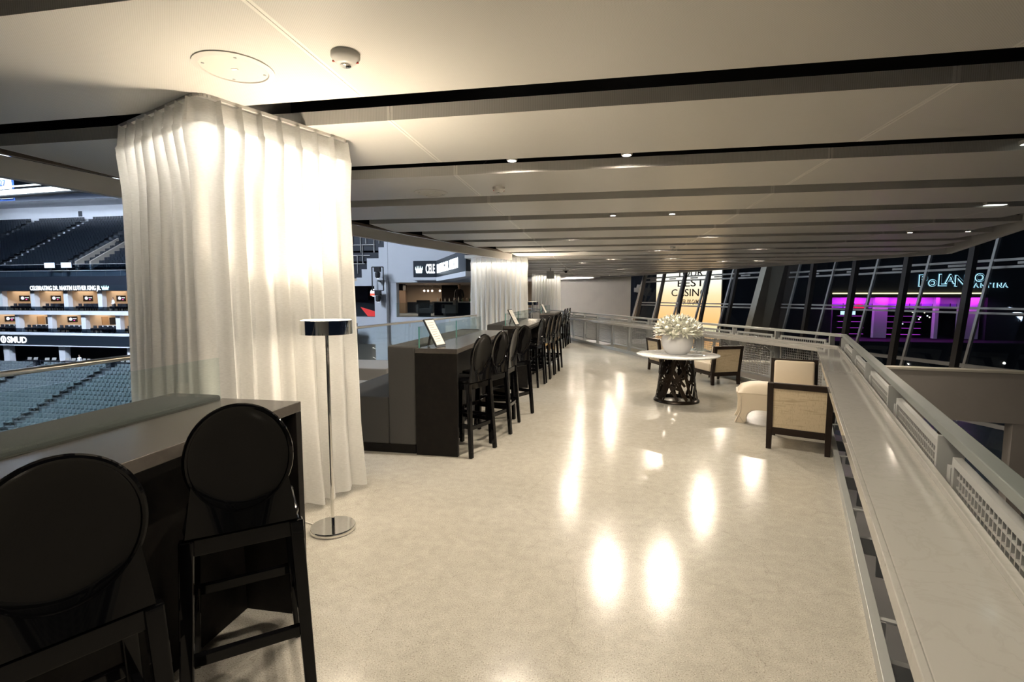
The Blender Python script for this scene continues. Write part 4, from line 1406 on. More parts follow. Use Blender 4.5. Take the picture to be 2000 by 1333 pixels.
# dark towers behind the billboard
for (x0, x1, y, h, lab) in ((2, 20, 74, 16, 'dark distant building behind the billboard'),):
    t = thing('street_building', lab, 'building')
    MB().box(x0, x1, y, y + 8, -8, h).build('wall', M_dark, t)
    for k in range(5):
        MB().box(x0 + 2 + 3 * k, x0 + 3.2 + 3 * k, y - .06, y, 0, 1.6).build('window', mat('blue_night_window', (.02, .05, .10), .2), t)

# --- bulkheads inside the atrium
bk = thing('bulkhead', 'wide taupe bulkhead of a lower gallery seen over the right-hand railing', 'bulkhead')
ang = math.atan2(-.6, 4.07)
MB().box(-4.5, 6.2, 0, .35, -2.29, -.72).build('face', M_bulk, bk)
MB().box(-4.5, 6.2, -.03, .40, -.72, -.65).build('cap', M_con, bk)
MB().box(-4.5, 6.2, .35, 1.6, -2.29, -2.0).build('slab', M_bulk, bk)
bk.location = (9.35, 18.05, 0); bk.rotation_euler = (0, 0, ang)
cl = MB().box(-.2, .2, -.2, .2, -5.6, -2.295).build('gallery_column', M_bulk)
cl.location = (12.9, 17.75, 0); cl.rotation_euler = (0, 0, ang)
tag(cl, 'square taupe column under the lower gallery bulkhead', 'column')
b2 = thing('low_parapet', 'low pale parapet with white top below the grey end wall', 'parapet')
MB().prism([(-4.5, 33.6), (5.6, 37.8), (5.5, 38.1), (-4.6, 33.9)], -3.6, -1.75).build('face', M_con, b2)
MB().prism([(-4.5, 33.55), (5.65, 37.75), (5.45, 38.15), (-4.6, 33.95)], -1.75, -1.45).build('cap', mat('bright_white_cap', (.82, .80, .78), .5), b2)
light('atrium_lobby_light', 'SPOT', (8.6, 17.5, 2.8), 360, (1, .90, .78), .05, spot=150, blend=1)
light('atrium_lobby_light', 'SPOT', (4.5, 24.5, 2.8), 1100, (1, .90, .78), .05, spot=150, blend=1)
light('atrium_end_light', 'SPOT', (-1.5, 33, 2.85), 1500, (1, .92, .84), .05, spot=150, blend=1, target=(-2, 39, 0))
# pale desk and clutter on the lobby floor, right
ld = thing('lobby_desk', 'white lobby desk partly seen below the gallery at the right edge', 'desk', (14.2, 16.6, -5.6), R(-12))
MB().box(-.9, .9, -.3, .3, 0, 1.05).build('front', M_white, ld, bevel=.01)
MB().box(-1.0, 1.0, -.4, .4, 1.05, 1.10).build('top', M_marble, ld, bevel=.008)
# ================================================================== ARENA (left)
M_seat = mat('grey_blue_arena_seat', (.155, .185, .205), .4, noise=(3, .4, (.12, .15, .17)))
M_seatd = mat('navy_arena_seat', (.012, .017, .026), .45, noise=(3, .4, (.008, .012, .02)))
M_tread = mat('dark_concrete_tread', (.06, .07, .085), .8, noise=(2, .4, (.05, .06, .07)))
M_arwhite = mat('arena_white_plaster', (.62, .63, .67), .7, noise=(1.5, .3, (.56, .57, .61)))
M_ardark = mat('arena_dark_panel', (.010, .014, .024), .5, noise=(1, .4, (.016, .02, .032)))
M_suite = mat('suite_beige_wall', (.62, .50, .38), .7, noise=(1, .3, (.55, .44, .33)))
M_led = emission('ribbon_text_white', (.85, .93, 1.0), 2.4)
M_ledbg = mat('ribbon_black', (.014, .020, .030), .35, noise=(2, .4, (.02, .027, .038)))
XA, XB = -112.0, -44.0
bowl = thing('arena_bowl', 'opposite arena stand with two levels of suites between seating decks', 'stand')
bowl['kind'] = 'structure'
# --- lower bowl steps
RY, RZ = 0.80, 0.335
rows = 26
for r in range(rows):
    y = 52.0 - r * RY; z = -7.6 - r * RZ
    MB().box(XA, -30, y - RY, y, z - RZ - .5, z).build('row_step', M_tread, bowl)
seat_mb = MB().box(-.235, .235, .06, .12, .30, .86).box(-.225, .225, -.26, .06, .34, .42).box(-.25, -.225, -.24, .08, .40, .62).box(-.04, .04, -.05, .1, 0, .34)
seat_me = seat_mb.mesh('stadium_chair', M_seat)
aisles = [-49.0, -60.2, -71.4, -82.6, -93.8]
spots = []
for r in range(rows):
    y = 52.0 - r * RY - .35; z = -7.6 - r * RZ
    x = XA + 2
    while x < -32:
        if all(abs(x - a) > .75 for a in aisles):
            vis = x / y
            spots.append((x, y, z))
        x += .56
def inview(p):
    a = math.degrees(math.atan2(-p[0], p[1]))
    return 47.3 < a < 56.3 and p[1] > 38.5
sp_in = sorted([p for p in spots if inview(p)], key=lambda p: p[0] ** 2 + p[1] ** 2)
near300 = set(sp_in[:300])
for p in sp_in[:300]:
    o = obj('stadium_chair', seat_me, None, p)
    tag(o, 'grey-blue folding stadium chair in the lower bowl beyond the glass railing', 'chair', 'lower bowl arena seats')
rest = MB()
for p in spots:
    if p in near300 or p[0] < -88 or p[0] > -38:
        continue
    rest.add([(v[0] + p[0], v[1] + p[1], v[2] + p[2]) for v in seat_mb.v[:24]], seat_mb.f[:18])
o = rest.build('arena_seat_rows', M_seat)
tag(o, 'remaining rows of grey-blue seats in the lower bowl', 'seats', kind='stuff')
# --- handrails down the aisles
for a in aisles[:3]:
    mb = MB()
    for r in range(0, rows, 3):
        y = 52.0 - r * RY - .4; z = -7.6 - r * RZ
        mb.tube([(a, y, z), (a, y, z + .9), (a, y - 1.1, z + .9 - .46), (a, y - 1.1, z - .46)], .03, 5)
    mb.build('aisle_handrail', M_ardark, bowl)
# --- concourse band behind the lower bowl
MB().box(XA, -30, 52, 61, -7.9, -7.6).build('concourse_floor', M_tread, bowl)
MB().box(XA, -30, 60.8, 61, -7.6, -4.9).build('concourse_wall', M_ardark, bowl)
for i in range(12):
    x = -84 + i * 3.4 + rnd.uniform(-.8, .8)
    if i % 3 == 1:
        MB().box(x - .5, x + .5, 54.5, 55.2, -7.6, -4.95).build('concourse_pier', M_arwhite, bowl)
tables = []
for i in range(9):
    x = -75 + i * 2.9 + rnd.uniform(-.3, .3)
    t = thing('press_table', 'dim press table with monitors on the arena concourse', 'table', (x, 53.6, -7.6), rnd.uniform(-.2, .2), 'press tables on the concourse')
    MB().box(-1.0, 1.0, -.35, .35, .70, .76).build('top', M_ardark, t)
    for sx in (-.9, .9):
        MB().box(sx - .04, sx + .04, -.3, .3, 0, .70).build('leg', M_ardark, t)
    for k in (-.5, .4):
        MB().box(k - .28, k + .28, -.02, .02, .80, 1.15).xf(Matrix.Rotation(R(-15), 4, 'X')).build('monitor', M_mull, t)
# --- lower ribbon board
rb = thing('ribbon_board', 'dark LED ribbon board with a glowing round logo and letters below the suites', 'led board')
MB().box(XA, -30, 54.0, 54.5, -4.85, -3.50).build('screen', M_ledbg, rb)
MB().box(XA, -30, 53.9, 54.6, -3.50, -3.38).build('top_edge', M_arwhite, rb)
MB().box(XA, -30, 53.9, 54.6, -4.98, -4.85).build('bottom_edge', M_arwhite, rb)
def art(me, x, y, z, parent, name):
    me.transform(Matrix.Translation((x, y, z)) @ Matrix.Rotation(R(90), 4, 'X'))
    return obj(name, me, parent)
art(text_mesh('lettering', 'SMUD', 1.15, M_led, .01, .03, 'LEFT', 1.0, 1.05), -79.3, 53.97, -4.58, rb, 'lettering')
rg = MB()
for k in range(24):
    a, b = 2 * math.pi * k / 24, 2 * math.pi * (k + 1) / 24
    rg.hexa([(.48 * math.cos(a), -.01, .48 * math.sin(a)), (.48 * math.cos(b), -.01, .48 * math.sin(b)), (.30 * math.cos(b), -.01, .30 * math.sin(b)), (.30 * math.cos(a), -.01, .30 * math.sin(a)), (.48 * math.cos(a), .01, .48 * math.sin(a)), (.48 * math.cos(b), .01, .48 * math.sin(b)), (.30 * math.cos(b), .01, .30 * math.sin(b)), (.30 * math.cos(a), .01, .30 * math.sin(a))])
rg.box(-.10, .10, -.012, .012, -.18, .18)
rg.xf(Matrix.Translation((-79.95, 53.97, -4.18))).build('round_logo', M_led, rb)
art(text_mesh('lettering', 'S', 1.15, M_led, .01, .03, 'LEFT'), -81.4, 53.97, -4.58, rb, 'lettering')
# --- upper ribbon board with the message
r2 = thing('ribbon_board', 'thin dark ribbon board reading a celebration message above the suites', 'led board')
MB().box(XA, -30, 54.45, 54.88, 2.41, 3.15).build('screen', M_ledbg, r2)
tm = text_mesh('lettering', 'CELEBRATING DR. MARTIN LUTHER KING JR.', .80, M_led, .01, .012, 'LEFT', 1.0, 1.0)
wx = max(v.co.x for v in tm.vertices)
for v in tm.vertices:
    v.co.x *= 11.3 / wx
art(tm, -75.4, 54.42, 2.50, r2, 'lettering')
def crown(x, y, z, w, h, parent, m):
    pts = [(-.42, 0), (.42, 0), (.5, .95), (.30, .45), (.24, 1.0), (.12, .45), (0, 1.05), (-.12, .45), (-.24, 1.0), (-.30, .45), (-.5, .95)]
    mb = MB()
    base = [(-.42, 0), (.42, 0), (.46, .45), (-.46, .45)]
    mb.xprism([(p[0] * w, p[1] * h) for p in base], -.01, .01)
    for cx in (-.44, -.22, 0, .22, .44):
        mb.xprism([((cx - .10) * w, .45 * h), ((cx + .10) * w, .45 * h), (cx * 1.15 * w, (1.0 if abs(cx) < .4 else .9) * h)], -.01, .01)
    mb.xf(Matrix.Translation((x, y, z)))
    return mb.build('crown_emblem', m, parent)
crown(-63.4, 54.42, 2.52, 1.1, .58, r2, emission('crown_teal', (.5, .85, .95), 1.6))
# --- suites: two levels of open boxes
M_tv = mat('tv_black', (.01, .01, .012), .2)
M_tvface = emission('tv_picture_light', (.75, .80, .95), 1.3)
M_tvpink = emission('tv_picture_pink', (.95, .08, .45), 1.2)
chair_me = MB().box(-.24, .24, .15, .25, .3, .95).box(-.24, .24, -.25, .15, .3, .45).box(-.29, -.24, -.22, .2, .3, .62).box(.24, .29, -.22, .2, .3, .62).box(-.05, .05, -.05, .05, 0, .3).mesh('suite_chair', M_seatd)
W_B = 5.45
MB().box(XA, -30, 54.6, 62, -.80, -.26).build('suite_slab', M_arwhite, bowl)
MB().box(XA, -30, 54.6, 62, -3.38, -3.2).build('suite_slab', M_arwhite, bowl)
MB().box(XA, -30, 55.3, 62, 2.40, 2.60).build('suite_ceiling', M_suite, bowl)
for lvl, (z0, z1, xo) in enumerate(((-.26, 2.40, -75.9), (-3.2, -.80, -78.8))):
    for i in range(-3, 6):
        x = xo + i * W_B
        b = thing('suite', 'beige lit open suite on the %s suite level across the arena, %s from the left' % (('upper' if lvl == 0 else 'lower'), ['first', 'second', 'third', 'fourth', 'fifth', 'sixth', 'seventh', 'eighth', 'ninth'][i + 3]), 'suite', (x, 0, 0), 0, 'arena suites, %s level' % ('upper' if lvl == 0 else 'lower'))
        MB().box(0, W_B, 59.5, 59.7, z0, z1).build('back_wall', M_suite, b)
        MB().box(-.35, .35, 55.0, 55.6, z0, z1).build('pier', M_arwhite, b)
        MB().box(-.08, .08, 55.6, 59.5, z0, z1).build('divider', M_suite, b)
        # screens and doors hang on the dividing walls
        if lvl == 0 or i % 2:
            tv = MB().box(.085, .16, 57.2, 58.5, z0 + 1.25, z0 + 2.05).build('tv', M_tv, b)
            MB().lathe([(.0001, 0), (.20, 0), (.22, .02), (.0001, .02)], 14, cap=False).xf(Matrix.Translation((.16, 57.55, z0 + 1.68)) @ Matrix.Rotation(R(90), 4, 'Y')).build('picture', M_tvface, tv)
            MB().box(.16, .165, 57.85, 58.35, z0 + 1.68, z0 + 1.78).build('picture', M_tvface, tv)
            MB().box(.16, .165, 57.95, 58.12, z0 + 1.42, z0 + 1.56).build('picture', M_tvpink, tv)
        else:
            MB().box(.085, .16, 57.4, 58.3, z0, z0 + 2.05).build('door', mat('suite_wood_door', (.42, .27, .15), .5), b)
            MB().box(.085, .40, 58.5, 59.2, z0 + .9, z0 + 1.9).build('cabinet', M_ardark, b)
        if lvl == 1:
            MB().box(1.2, 4.6, 56.2, 56.9, z0 + .75, z0 + .95).build('counter', M_arwhite, b)
            MB().box(1.3, 4.5, 56.3, 56.8, z0, z0 + .75).build('counter_front', M_ardark, b)
        if -1 <= i <= 4:
            for k in range(5):
                for rr_ in ((0, 1) if lvl == 0 else (0,)):
                    o = obj('suite_chair', chair_me, None, (x + .9 + k * .82 + .3 * rr_, 55.9 + .75 * rr_ - (.35 if lvl else 0), z0 + .28 * rr_))
                    if rr_:
                        o.location.z = z0
                    tag(o, 'dark padded chair in the %s suite level across the arena' % ('upper' if lvl == 0 else 'lower'), 'chair', 'dark chairs in the %s suites' % ('upper' if lvl == 0 else 'lower'))
    light('suite_light', 'AREA', (-66, 57.6, z1 - .04), 650, (1, .80, .58), 44, 2.2)
    gr = thing('suite_glass', 'dark glass front rail of the %s suite level' % ('upper' if lvl == 0 else 'lower'), 'railing')
    for k in range(20):
        xa = -92 + k * 2.4
        MB().box(xa + .02, xa + 2.38, 54.70, 54.72, z0, z0 + .55).build('pane', glass('suite_rail_glass', (.30, .36, .42)), gr) if k == 0 else obj('pane', gr.children[0].data, gr, (k * 2.4, 0, 0))
# --- upper deck
rows_u = 19
for r in range(rows_u):
    y = 57.5 + r * .78; z = 5.3 + r * .50
    MB().box(XA, -30, y, y + .80, z - 1.2, z).build('upper_row_step', M_tread, bowl)
up = MB()
ua = [-63.0, -74.5, -86.0, -97.5]
for r in range(rows_u):
    y = 57.5 + r * .78 + .35; z = 5.3 + r * .50
    x = -108
    while x < -46:
        aa = [a - (r - 9) * .0 for a in ua]
        if all(abs(x - a) > .8 for a in aa):
            up.add([(v[0] + x, v[1] + y, v[2] + z) for v in seat_mb.v[:16]], seat_mb.f[:12])
        x += .56
M_aisle_lit = mat('lit_aisle_concrete', (.35, .37, .40), .8)  # paler tread colour paints the light onto the one lit aisle
for a in ua:
    for r in range(rows_u):
        y = 57.5 + r * .78; z = 5.3 + r * .50
        for h in (0, 1):
            MB().box(a - .65, a + .65, y + .39 * h, y + .39 * h + .39, z - .3, z + .02 + .25 * h).build('aisle_stair', M_aisle_lit if a == -86.0 else M_tread, bowl)
o = up.build('upper_deck_seats', M_seatd)
tag(o, 'dark navy seats filling the upper deck across the arena', 'seats', kind='stuff')
MB().box(XA, -30, 72.6, 73, 13.5, 18).build('upper_back_wall', M_arwhite, bowl)
MB().box(XA, -30, 67.5, 73, 17.2, 17.4).build('upper_soffit', M_arwhite, bowl)
MB().box(XA, -30, 67.3, 67.5, 17.1, 26).build('roof_edge', M_ardark, bowl)
struct(MB().box(-130, -14, 4, 80, 26, 26.4).build('roof', M_ardark), 'black arena roof high above the seats')
for x in (-88.5, -77, -69.5, -58):
    MB().box(x - .35, x + .35, 72.5, 72.6, 15.4, 16.3).build('wall_speaker', M_ardark, bowl)
MB().box(XA, -30, 54.9, 57.6, 3.16, 4.3).build('deck_front', M_ardark, bowl)
for (yy, zz) in ((55.0, 4.2), (57.2, 5.2)):
    g = thing('upper_glass_railing', 'dim glass railing along the %s of the upper deck front' % ('lower edge' if yy < 56 else 'back'), 'railing')
    p0 = MB().box(-96, -93.75, yy, yy + .02, zz, zz + .85).build('pane', glass('deck_glass', (.62, .72, .80)), g)
    for k in range(1, 20):
        obj('pane', p0.data, g, (k * 2.3, 0, 0))
    MB().box(-96, -50, yy - .03, yy + .05, zz + .85, zz + .91).build('cap_rail', M_mull, g)
for (x, lab) in ((-76.2, 'left bright scorer screen at the front of the upper deck'), (-73.4, 'right bright scorer screen at the front of the upper deck')):
    t = thing('score_screen', lab, 'screen')
    MB().box(x, x + 1.8, 57.0, 57.15, 5.55, 6.35).build('casing', M_ardark, t)
    MB().box(x + .05, x + 1.75, 56.97, 57.0, 5.60, 6.30).build('screen', emission('score_glow', (.65, .80, 1), 1.6), t)
    MB().box(x + .8, x + 1.0, 57.05, 57.15, 4.3, 5.55).build('stand', M_ardark, t)
vm = thing('vomitory', 'grey concrete tunnel walls leading into the upper deck', 'tunnel')
vm['kind'] = 'structure'
for x in (-71.8, -69.4):
    MB().add([(x, 57.6, 5.2), (x + .3, 57.6, 5.2), (x + .3, 64, 9.4), (x, 64, 9.4), (x, 57.6, 6.5), (x + .3, 57.6, 6.5), (x + .3, 64, 10.4), (x, 64, 10.4)], [(0, 1, 2, 3), (4, 7, 6, 5), (0, 4, 5, 1), (1, 5, 6, 2), (2, 6, 7, 3), (3, 7, 4, 0)]).build('side_wall', M_bulk, vm)
MB().box(-71.5, -69.4, 63.5, 64, 5.2, 9.9).build('opening', M_black, vm)
# white banner with a number, and the long lit truss in front of it
bn = thing('banner', 'white blue-edged banner with the number 27 hanging at the far left', 'banner')
MB().box(-50.5, -46.65, 33.0, 33.05, 9.5, 13.5).build('cloth', mat('banner_white', (.72, .74, .80), .7), bn)
MB().box(-50.65, -46.5, 33.05, 33.08, 9.35, 13.5).build('border', mat('banner_blue', (.03, .12, .50), .6), bn)
art(text_mesh('lettering', '27', .62, mat('banner_ink', (.06, .12, .35), .6), .004, .01, 'LEFT'), -47.85, 32.99, 10.55, bn, 'lettering')
for k in range(3):
    MB().box(-47.3 + k * .2, -47.22 + k * .2, 32.985, 32.995, 9.75, 10.2).build('small_print', mat('banner_small_ink', (.25, .27, .35), .6), bn)
lb = thing('light_truss', 'long glowing white LED bar hung in the arena at the left edge', 'light bar')
LA, LB = Vector((-53.3, 30.0, 9.0)), Vector((-29.0, 28.05, 9.0))
MB().bar(LA + Vector((0, .35, 0)), LB + Vector((0, .35, 0)), .5, .5).build('housing', M_ardark, lb)
MB().bar(LA, LB, .05, .32).build('glow_strip', emission('truss_glow', (.80, .93, 1), 4), lb)
MB().bar(LA + Vector((0, 0, .38)), LB + Vector((0, 0, .38)), .05, .10).build('glow_strip', emission('truss_glow2', (.80, .93, 1), 2.5), lb)
for f in (.2, .6):
    MB().bar((-53.3 + 24.3 * f, 30.35 - 1.95 * f, 9.2), (-53.3 + 24.3 * f, 30.35 - 1.95 * f, 26), .04, .04).build('hanger', M_ardark, lb)

# ================================================================== ARENA CORNER (between the curtains)
Yc = 24.0
cw = thing('arena_corner', 'white arena corner building with openings, piers and stepped seating above', 'building')
cw['kind'] = 'structure'
MB().box(-10.7, -5.2, Yc, Yc + .4, 2.36, 12).build('upper_wall', M_arwhite, cw)
MB().box(-16, -5.2, Yc, Yc + 6.0, -.82, .59).build('floor_band', M_arwhite, cw)
MB().box(-11.36, -10.72, Yc - .25, Yc + .4, -5.6, 2.5).build('pier', M_arwhite, cw)
MB().box(-10.71, -10.30, Yc + .05, Yc + .4, .59, 2.36).build('pier', M_arwhite, cw)
MB().box(-16, -11.36, Yc + 1.5, Yc + 1.7, .59, 2.4).build('dark_opening', M_ardark, cw)
MB().box(-16, -11.36, Yc, Yc + .5, 2.20, 2.45).build('step_block', M_arwhite, cw)
steps = [(-12.45, 2.45, 2.62), (-12.15, 2.62, 3.05), (-11.85, 3.05, 3.60), (-11.2, 3.60, 4.15), (-10.9, 4.15, 4.6)]
for x, za, zb in steps:
    MB().box(x, -10.72, Yc, Yc + .5, za, zb).build('step_block', M_arwhite, cw)
for i, (x, za, zb) in enumerate(steps):
    MB().box(-17, x - .12 + .5, Yc + .6, Yc + 2.5, zb - .1, zb + .35).build('seat_row', M_ardark, cw)
    for k in range(5):
        xx = x - .5 - k * .75
        MB().tube([(xx, Yc + .55, zb - .2), (xx, Yc + .55, zb + .75)], .03, 6).build('rail_post', M_mull, cw)
    MB().bar((x - 4, Yc + .55, zb + .75), (x + .2, Yc + .55, zb + .75), .04, .04).build('rail', M_mull, cw)
MB().box(-24, -11, Yc + 2.6, Yc + 3, 2.0, 12).build('upper_dark', M_ardark, cw)
MB().box(-9.1, -5.2, Yc + .4, Yc + .6, 3.4, 6).build('upper_panel', M_wallgrey, cw)
tvb = thing('wall_screen', 'dark wall screen showing a red and white picture in the arena corner', 'screen')
MB().box(-12.5, -11.8, Yc + 1.35, Yc + 1.5, 1.45, 2.15).build('casing', M_tv, tvb)
MB().lathe([(.0001, 0), (.21, 0), (.21, .02), (.0001, .02)], 18, cap=False).xf(Matrix.Translation((-12.15, Yc + 1.34, 1.85)) @ Matrix.Rotation(R(90), 4, 'X')).build('picture', emission('white_picture', (.9, .92, 1), 1.2), tvb)
MB().box(-12.35, -11.95, Yc + 1.31, Yc + 1.33, 1.70, 1.82).build('picture', emission('red_picture', (.9, .12, .08), 1.3), tvb)
# ribbon board with crown, folding towards the viewer
r3 = thing('ribbon_board', 'dark LED fascia with a crown emblem and white letters between the curtains', 'led board')
kx = -7.95
MB().box(-9.15, kx, Yc - .5, Yc - .1, 2.60, 3.40).build('screen', M_ledbg, r3)
seg_b = Vector((-4.95, 18.0, 0)) - Vector((kx, Yc - .5, 0))
MB().hexa([(kx, Yc - .5, 2.60), (-4.95, 18.0, 2.60), (-4.75, 18.2, 2.60), (kx + .3, Yc - .1, 2.60), (kx, Yc - .5, 3.40), (-4.95, 18.0, 3.40), (-4.75, 18.2, 3.40), (kx + .3, Yc - .1, 3.40)]).build('screen', M_ledbg, r3)
MB().hexa([(kx, Yc - .55, 2.40), (-4.95, 17.95, 2.40), (-4.65, 18.2, 2.40), (kx + .7, Yc - .1, 2.40), (kx, Yc - .55, 2.59), (-4.95, 17.95, 2.59), (-4.65, 18.2, 2.59), (kx + .7, Yc - .1, 2.59)]).build('underside', M_arwhite, r3)
MB().box(-9.2, kx, Yc - .55, Yc, 2.45, 2.59).build('underside', M_arwhite, r3)
crown(-8.85, Yc - .52, 2.80, .36, .36, r3, emission('crown_white', (.75, .95, 1), 2.0))
art(text_mesh('lettering', 'CELE', .62, M_led, .01, .012, 'LEFT', 1.0, .34), -8.50, Yc - .52, 2.80, r3, 'lettering')
ta = math.atan2(seg_b.y, seg_b.x)
me = text_mesh('lettering', 'BRATING DR. MARTIN', .58, M_led, .01, .01, 'LEFT', 1.0, .82)
me.transform(Matrix.Translation((kx + .08 - .02, Yc - .5 - .10 - .02, 2.80)) @ Matrix.Rotation(ta, 4, 'Z') @ Matrix.Rotation(R(90), 4, 'X'))
obj('lettering', me, r3)
# lounge behind the glass
lg = thing('corner_lounge', 'beige lounge bar room behind the glass railing in the arena corner', 'room')
lg['kind'] = 'structure'
MB().box(-15.5, -3.5, Yc + 7.5, Yc + 7.7, .59, 2.6).build('back_wall', M_suite, lg)
MB().box(-15.5, -4.5, Yc + .45, Yc + 7.5, 2.36, 2.6).build('soffit', M_suite, lg)
MB().box(-15.5, -3.5, Yc + .5, Yc + 7.5, .592, .60).build('floor', M_tread, lg)
MB().box(-12.5, -12.0, Yc + 5.4, Yc + 5.7, .6, 2.36).build('drape', mat('brown_drape', (.10, .07, .05), .9, bump=(20, .6)), lg)
MB().box(-9.9, -8.9, Yc + 6.2, Yc + 6.8, .6, 2.36).build('dark_column', mat('dark_column_paint', (.008, .007, .007), .9, spec=.05), lg)
MB().box(-13.0, -5.2, Yc + 6.9, Yc + 7.2, .6, 1.28).build('dark_dado', M_ardark, lg)
light('lounge_light', 'AREA', (-10.8, Yc + 4.2, 2.3), 120, (1, .80, .60), 4, 1.5)
lbar = thing('lounge_bar', 'dark bar counter with bottles in the corner lounge', 'bar')
MB().box(-9.1, -5.6, Yc + 2.4, Yc + 3.0, .6, 1.32).build('front', M_ardark, lbar)
MB().box(-9.2, -5.5, Yc + 2.3, Yc + 3.1, 1.32, 1.38).build('top', M_marble, lbar)
for i in range(10):
    x = -9.0 + i * .24 + rnd.uniform(-.05, .05)
    h = rnd.uniform(.18, .32)
    c = rnd.choice([(.6, .05, .03), (.7, .7, .65), (.25, .12, .04), (.75, .75, .8), (.1, .2, .1)])
    o = MB().lathe([(.0001, 0), (.04, 0), (.04, h * .6), (.015, h * .75), (.015, h), (.0001, h)], 10, cap=False).build('bottle', mat('bottle_glass', c, .15), smooth=True)
    o.location = (x, Yc + 2.7 + rnd.uniform(-.15, .15), 1.381)
    tag(o, 'small bottle standing on the corner lounge bar', 'bottle', 'bottles on the lounge bar')
for i, (x, z) in enumerate(((-10.1, 1.98), (-9.87, 1.98), (-9.62, 1.98), (-9.15, 1.98))):
    t = thing('pendant_lamp', 'glowing pink-white pendant globe, %s from the left in the corner lounge' % ords[i].replace('nearest', 'first'), 'lamp', (x, Yc + 3.6, 0), 0, 'pendants in the corner lounge')
    MB().lathe([(.0001, z - .06), (.05, z - .035), (.06, z), (.05, z + .035), (.0001, z + .06)], 14, cap=False).build('globe', emission('pendant_glow', (1, .80, .68), 4), t, smooth=True)
    MB().tube([(0, 0, z + .05), (0, 0, 2.36)], .006, 5).build('cord', M_black, t)
ac = thing('tub_chair', 'grey tub armchair behind the glass in the corner lounge', 'chair', (-9.3, Yc + 1.4, .597), R(30))
for (nm, b_) in (('seat', (-.32, .32, -.3, .3, .15, .42)), ('backrest', (-.36, .36, .30, .42, .15, .85)), ('armrest', (-.42, -.325, -.3, .295, .15, .62)), ('armrest', (.325, .42, -.3, .295, .15, .62)), ('plinth', (-.3, .3, -.25, .3, 0, .145))):
    MB().box(*b_).build(nm, M_greyfab if nm != 'plinth' else M_black, ac, bevel=.02)
ac2 = dup(ac, (-8.0, Yc + 1.6, .597), R(-60), 'maroon-shadowed tub armchair near the lounge bar behind the glass')
gr = thing('glass_railing', 'frameless glass railing in front of the arena corner lounge', 'railing')
for k in range(8):
    xa = -13.5 + k * 1.05
    if -11.6 < xa < -10.9:
        continue
    MB().box(xa + .01, xa + 1.04, Yc + .02, Yc + .04, .59, 1.33).build('pane', M_glass, gr)
# lighting frame with two moving heads
tf = thing('lighting_frame', 'black square lighting frame on the white arena pier', 'frame', (-11.02, Yc - .55, 0))
for a, b in (((-.30, 0, 1.95), (.30, 0, 1.95)), ((-.30, 0, 3.12), (.30, 0, 3.12)), ((-.30, 0, 1.95), (-.30, 0, 3.12)), ((.30, 0, 1.95), (.30, 0, 3.12))):
    MB().bar(a, b, .045, .045, up=(0, 1, 0)).build('frame_bar', M_black, tf)
MB().box(-.03, .03, 0.02, .31, 2.4, 2.46).build('wall_arm', M_black, tf)
for z in (2.96, 1.78):
    mh = thing('moving_head_light', 'black moving head spotlight %s the square lighting frame' % ('inside' if z > 2 else 'hanging below'), 'spotlight', (-11.02, Yc - .55, 0))
    MB().box(-.15, .15, -.10, .10, z - .08, z + .02 + (.12 if z > 2 else .14)).build('yoke_base', M_black, mh, bevel=.01)
    MB().lathe([(.06, z - .40), (.12, z - .34), (.13, z - .15), (.10, z - .09), (.0001, z - .08)], 18, cap=True).build('head', M_black, mh, smooth=True)
    MB().lathe([(.0001, z - .405), (.055, z - .405), (.055, z - .40), (.0001, z - .40)], 14, cap=False).build('lens', emission('spot_lens', (.9, .95, 1), 4), mh)
# vertical LED screen and stair rails below
vs_ = thing('led_column', 'vertical red and blue advertising screen beside the big curtain', 'screen')
MB().box(-13.3, -12.15, Yc - .9, Yc - .6, -5.6, .30).build('casing', M_ardark, vs_)
for (za, zb, c) in ((-.95, .22, (.95, .10, .08)), (-1.9, -1.05, (.10, .45, .95)), (-2.6, -2.0, (.5, .75, 1))):
    MB().box(-13.2, -12.35, Yc - .92, Yc - .9, za, zb).build('picture', emission('led_panel', c, 1.3), vs_)
MB().add([(-13.0, Yc - .94, -.9), (-12.7, Yc - .94, -.9), (-12.4, Yc - .94, .1), (-12.55, Yc - .94, .1)], [(0, 1, 2, 3)]).build('white_slash', emission('led_white', (1, 1, 1), 1.2), vs_)
sr = thing('stair_railing', 'pale metal stair railing descending below the arena corner', 'railing')
for z in (0, -.55):
    MB().tube([(-12.6, Yc + 2, -1.25 + z), (-12.0, Yc + 1.5, -1.35 + z), (-11.4, Yc + .5, -2.7 + z)], .04, 8).build('rail', M_steel, sr, smooth=True)
for (x, y, z) in ((-12.0, Yc + 1.5, -1.35), (-11.7, Yc + 1.0, -2.0), (-11.4, Yc + .5, -2.7)):
    MB().tube([(x, y, z), (x, y, -5.6)], .03, 6).build('post', M_steel, sr)
rs = MB().add([(-12.3, Yc + .06, 1.10), (-11.4, Yc + .06, .85), (-11.4, Yc + .06, .62), (-11.9, Yc + .06, .62)], [(0, 1, 2, 3)])
rs = MB().xprism([(-12.3, 1.10), (-11.4, .85), (-11.4, .62), (-11.9, .62)], Yc + .06, Yc + .10).build('red_sign_panel', mat('red_lit_panel', (.75, .05, .05), .4, emit=(.8, .05, .05), estr=.5))
tag(rs, 'pointed red panel behind the glass beside the white arena pier', 'panel')
struct(MB().box(-19, -4.7, 9, 34, -5.9, -5.6).build('floor_concourse', M_tread), 'concourse floor below the arena corner')
MB().box(-19, -5.5, Yc + 6.0, Yc + 6.2, -5.6, -.82).build('lower_wall', M_wallgrey, cw)
light('corner_lower_light', 'AREA', (-12, Yc + 3, -1.0), 90, (1, .92, .82), 3, 2)

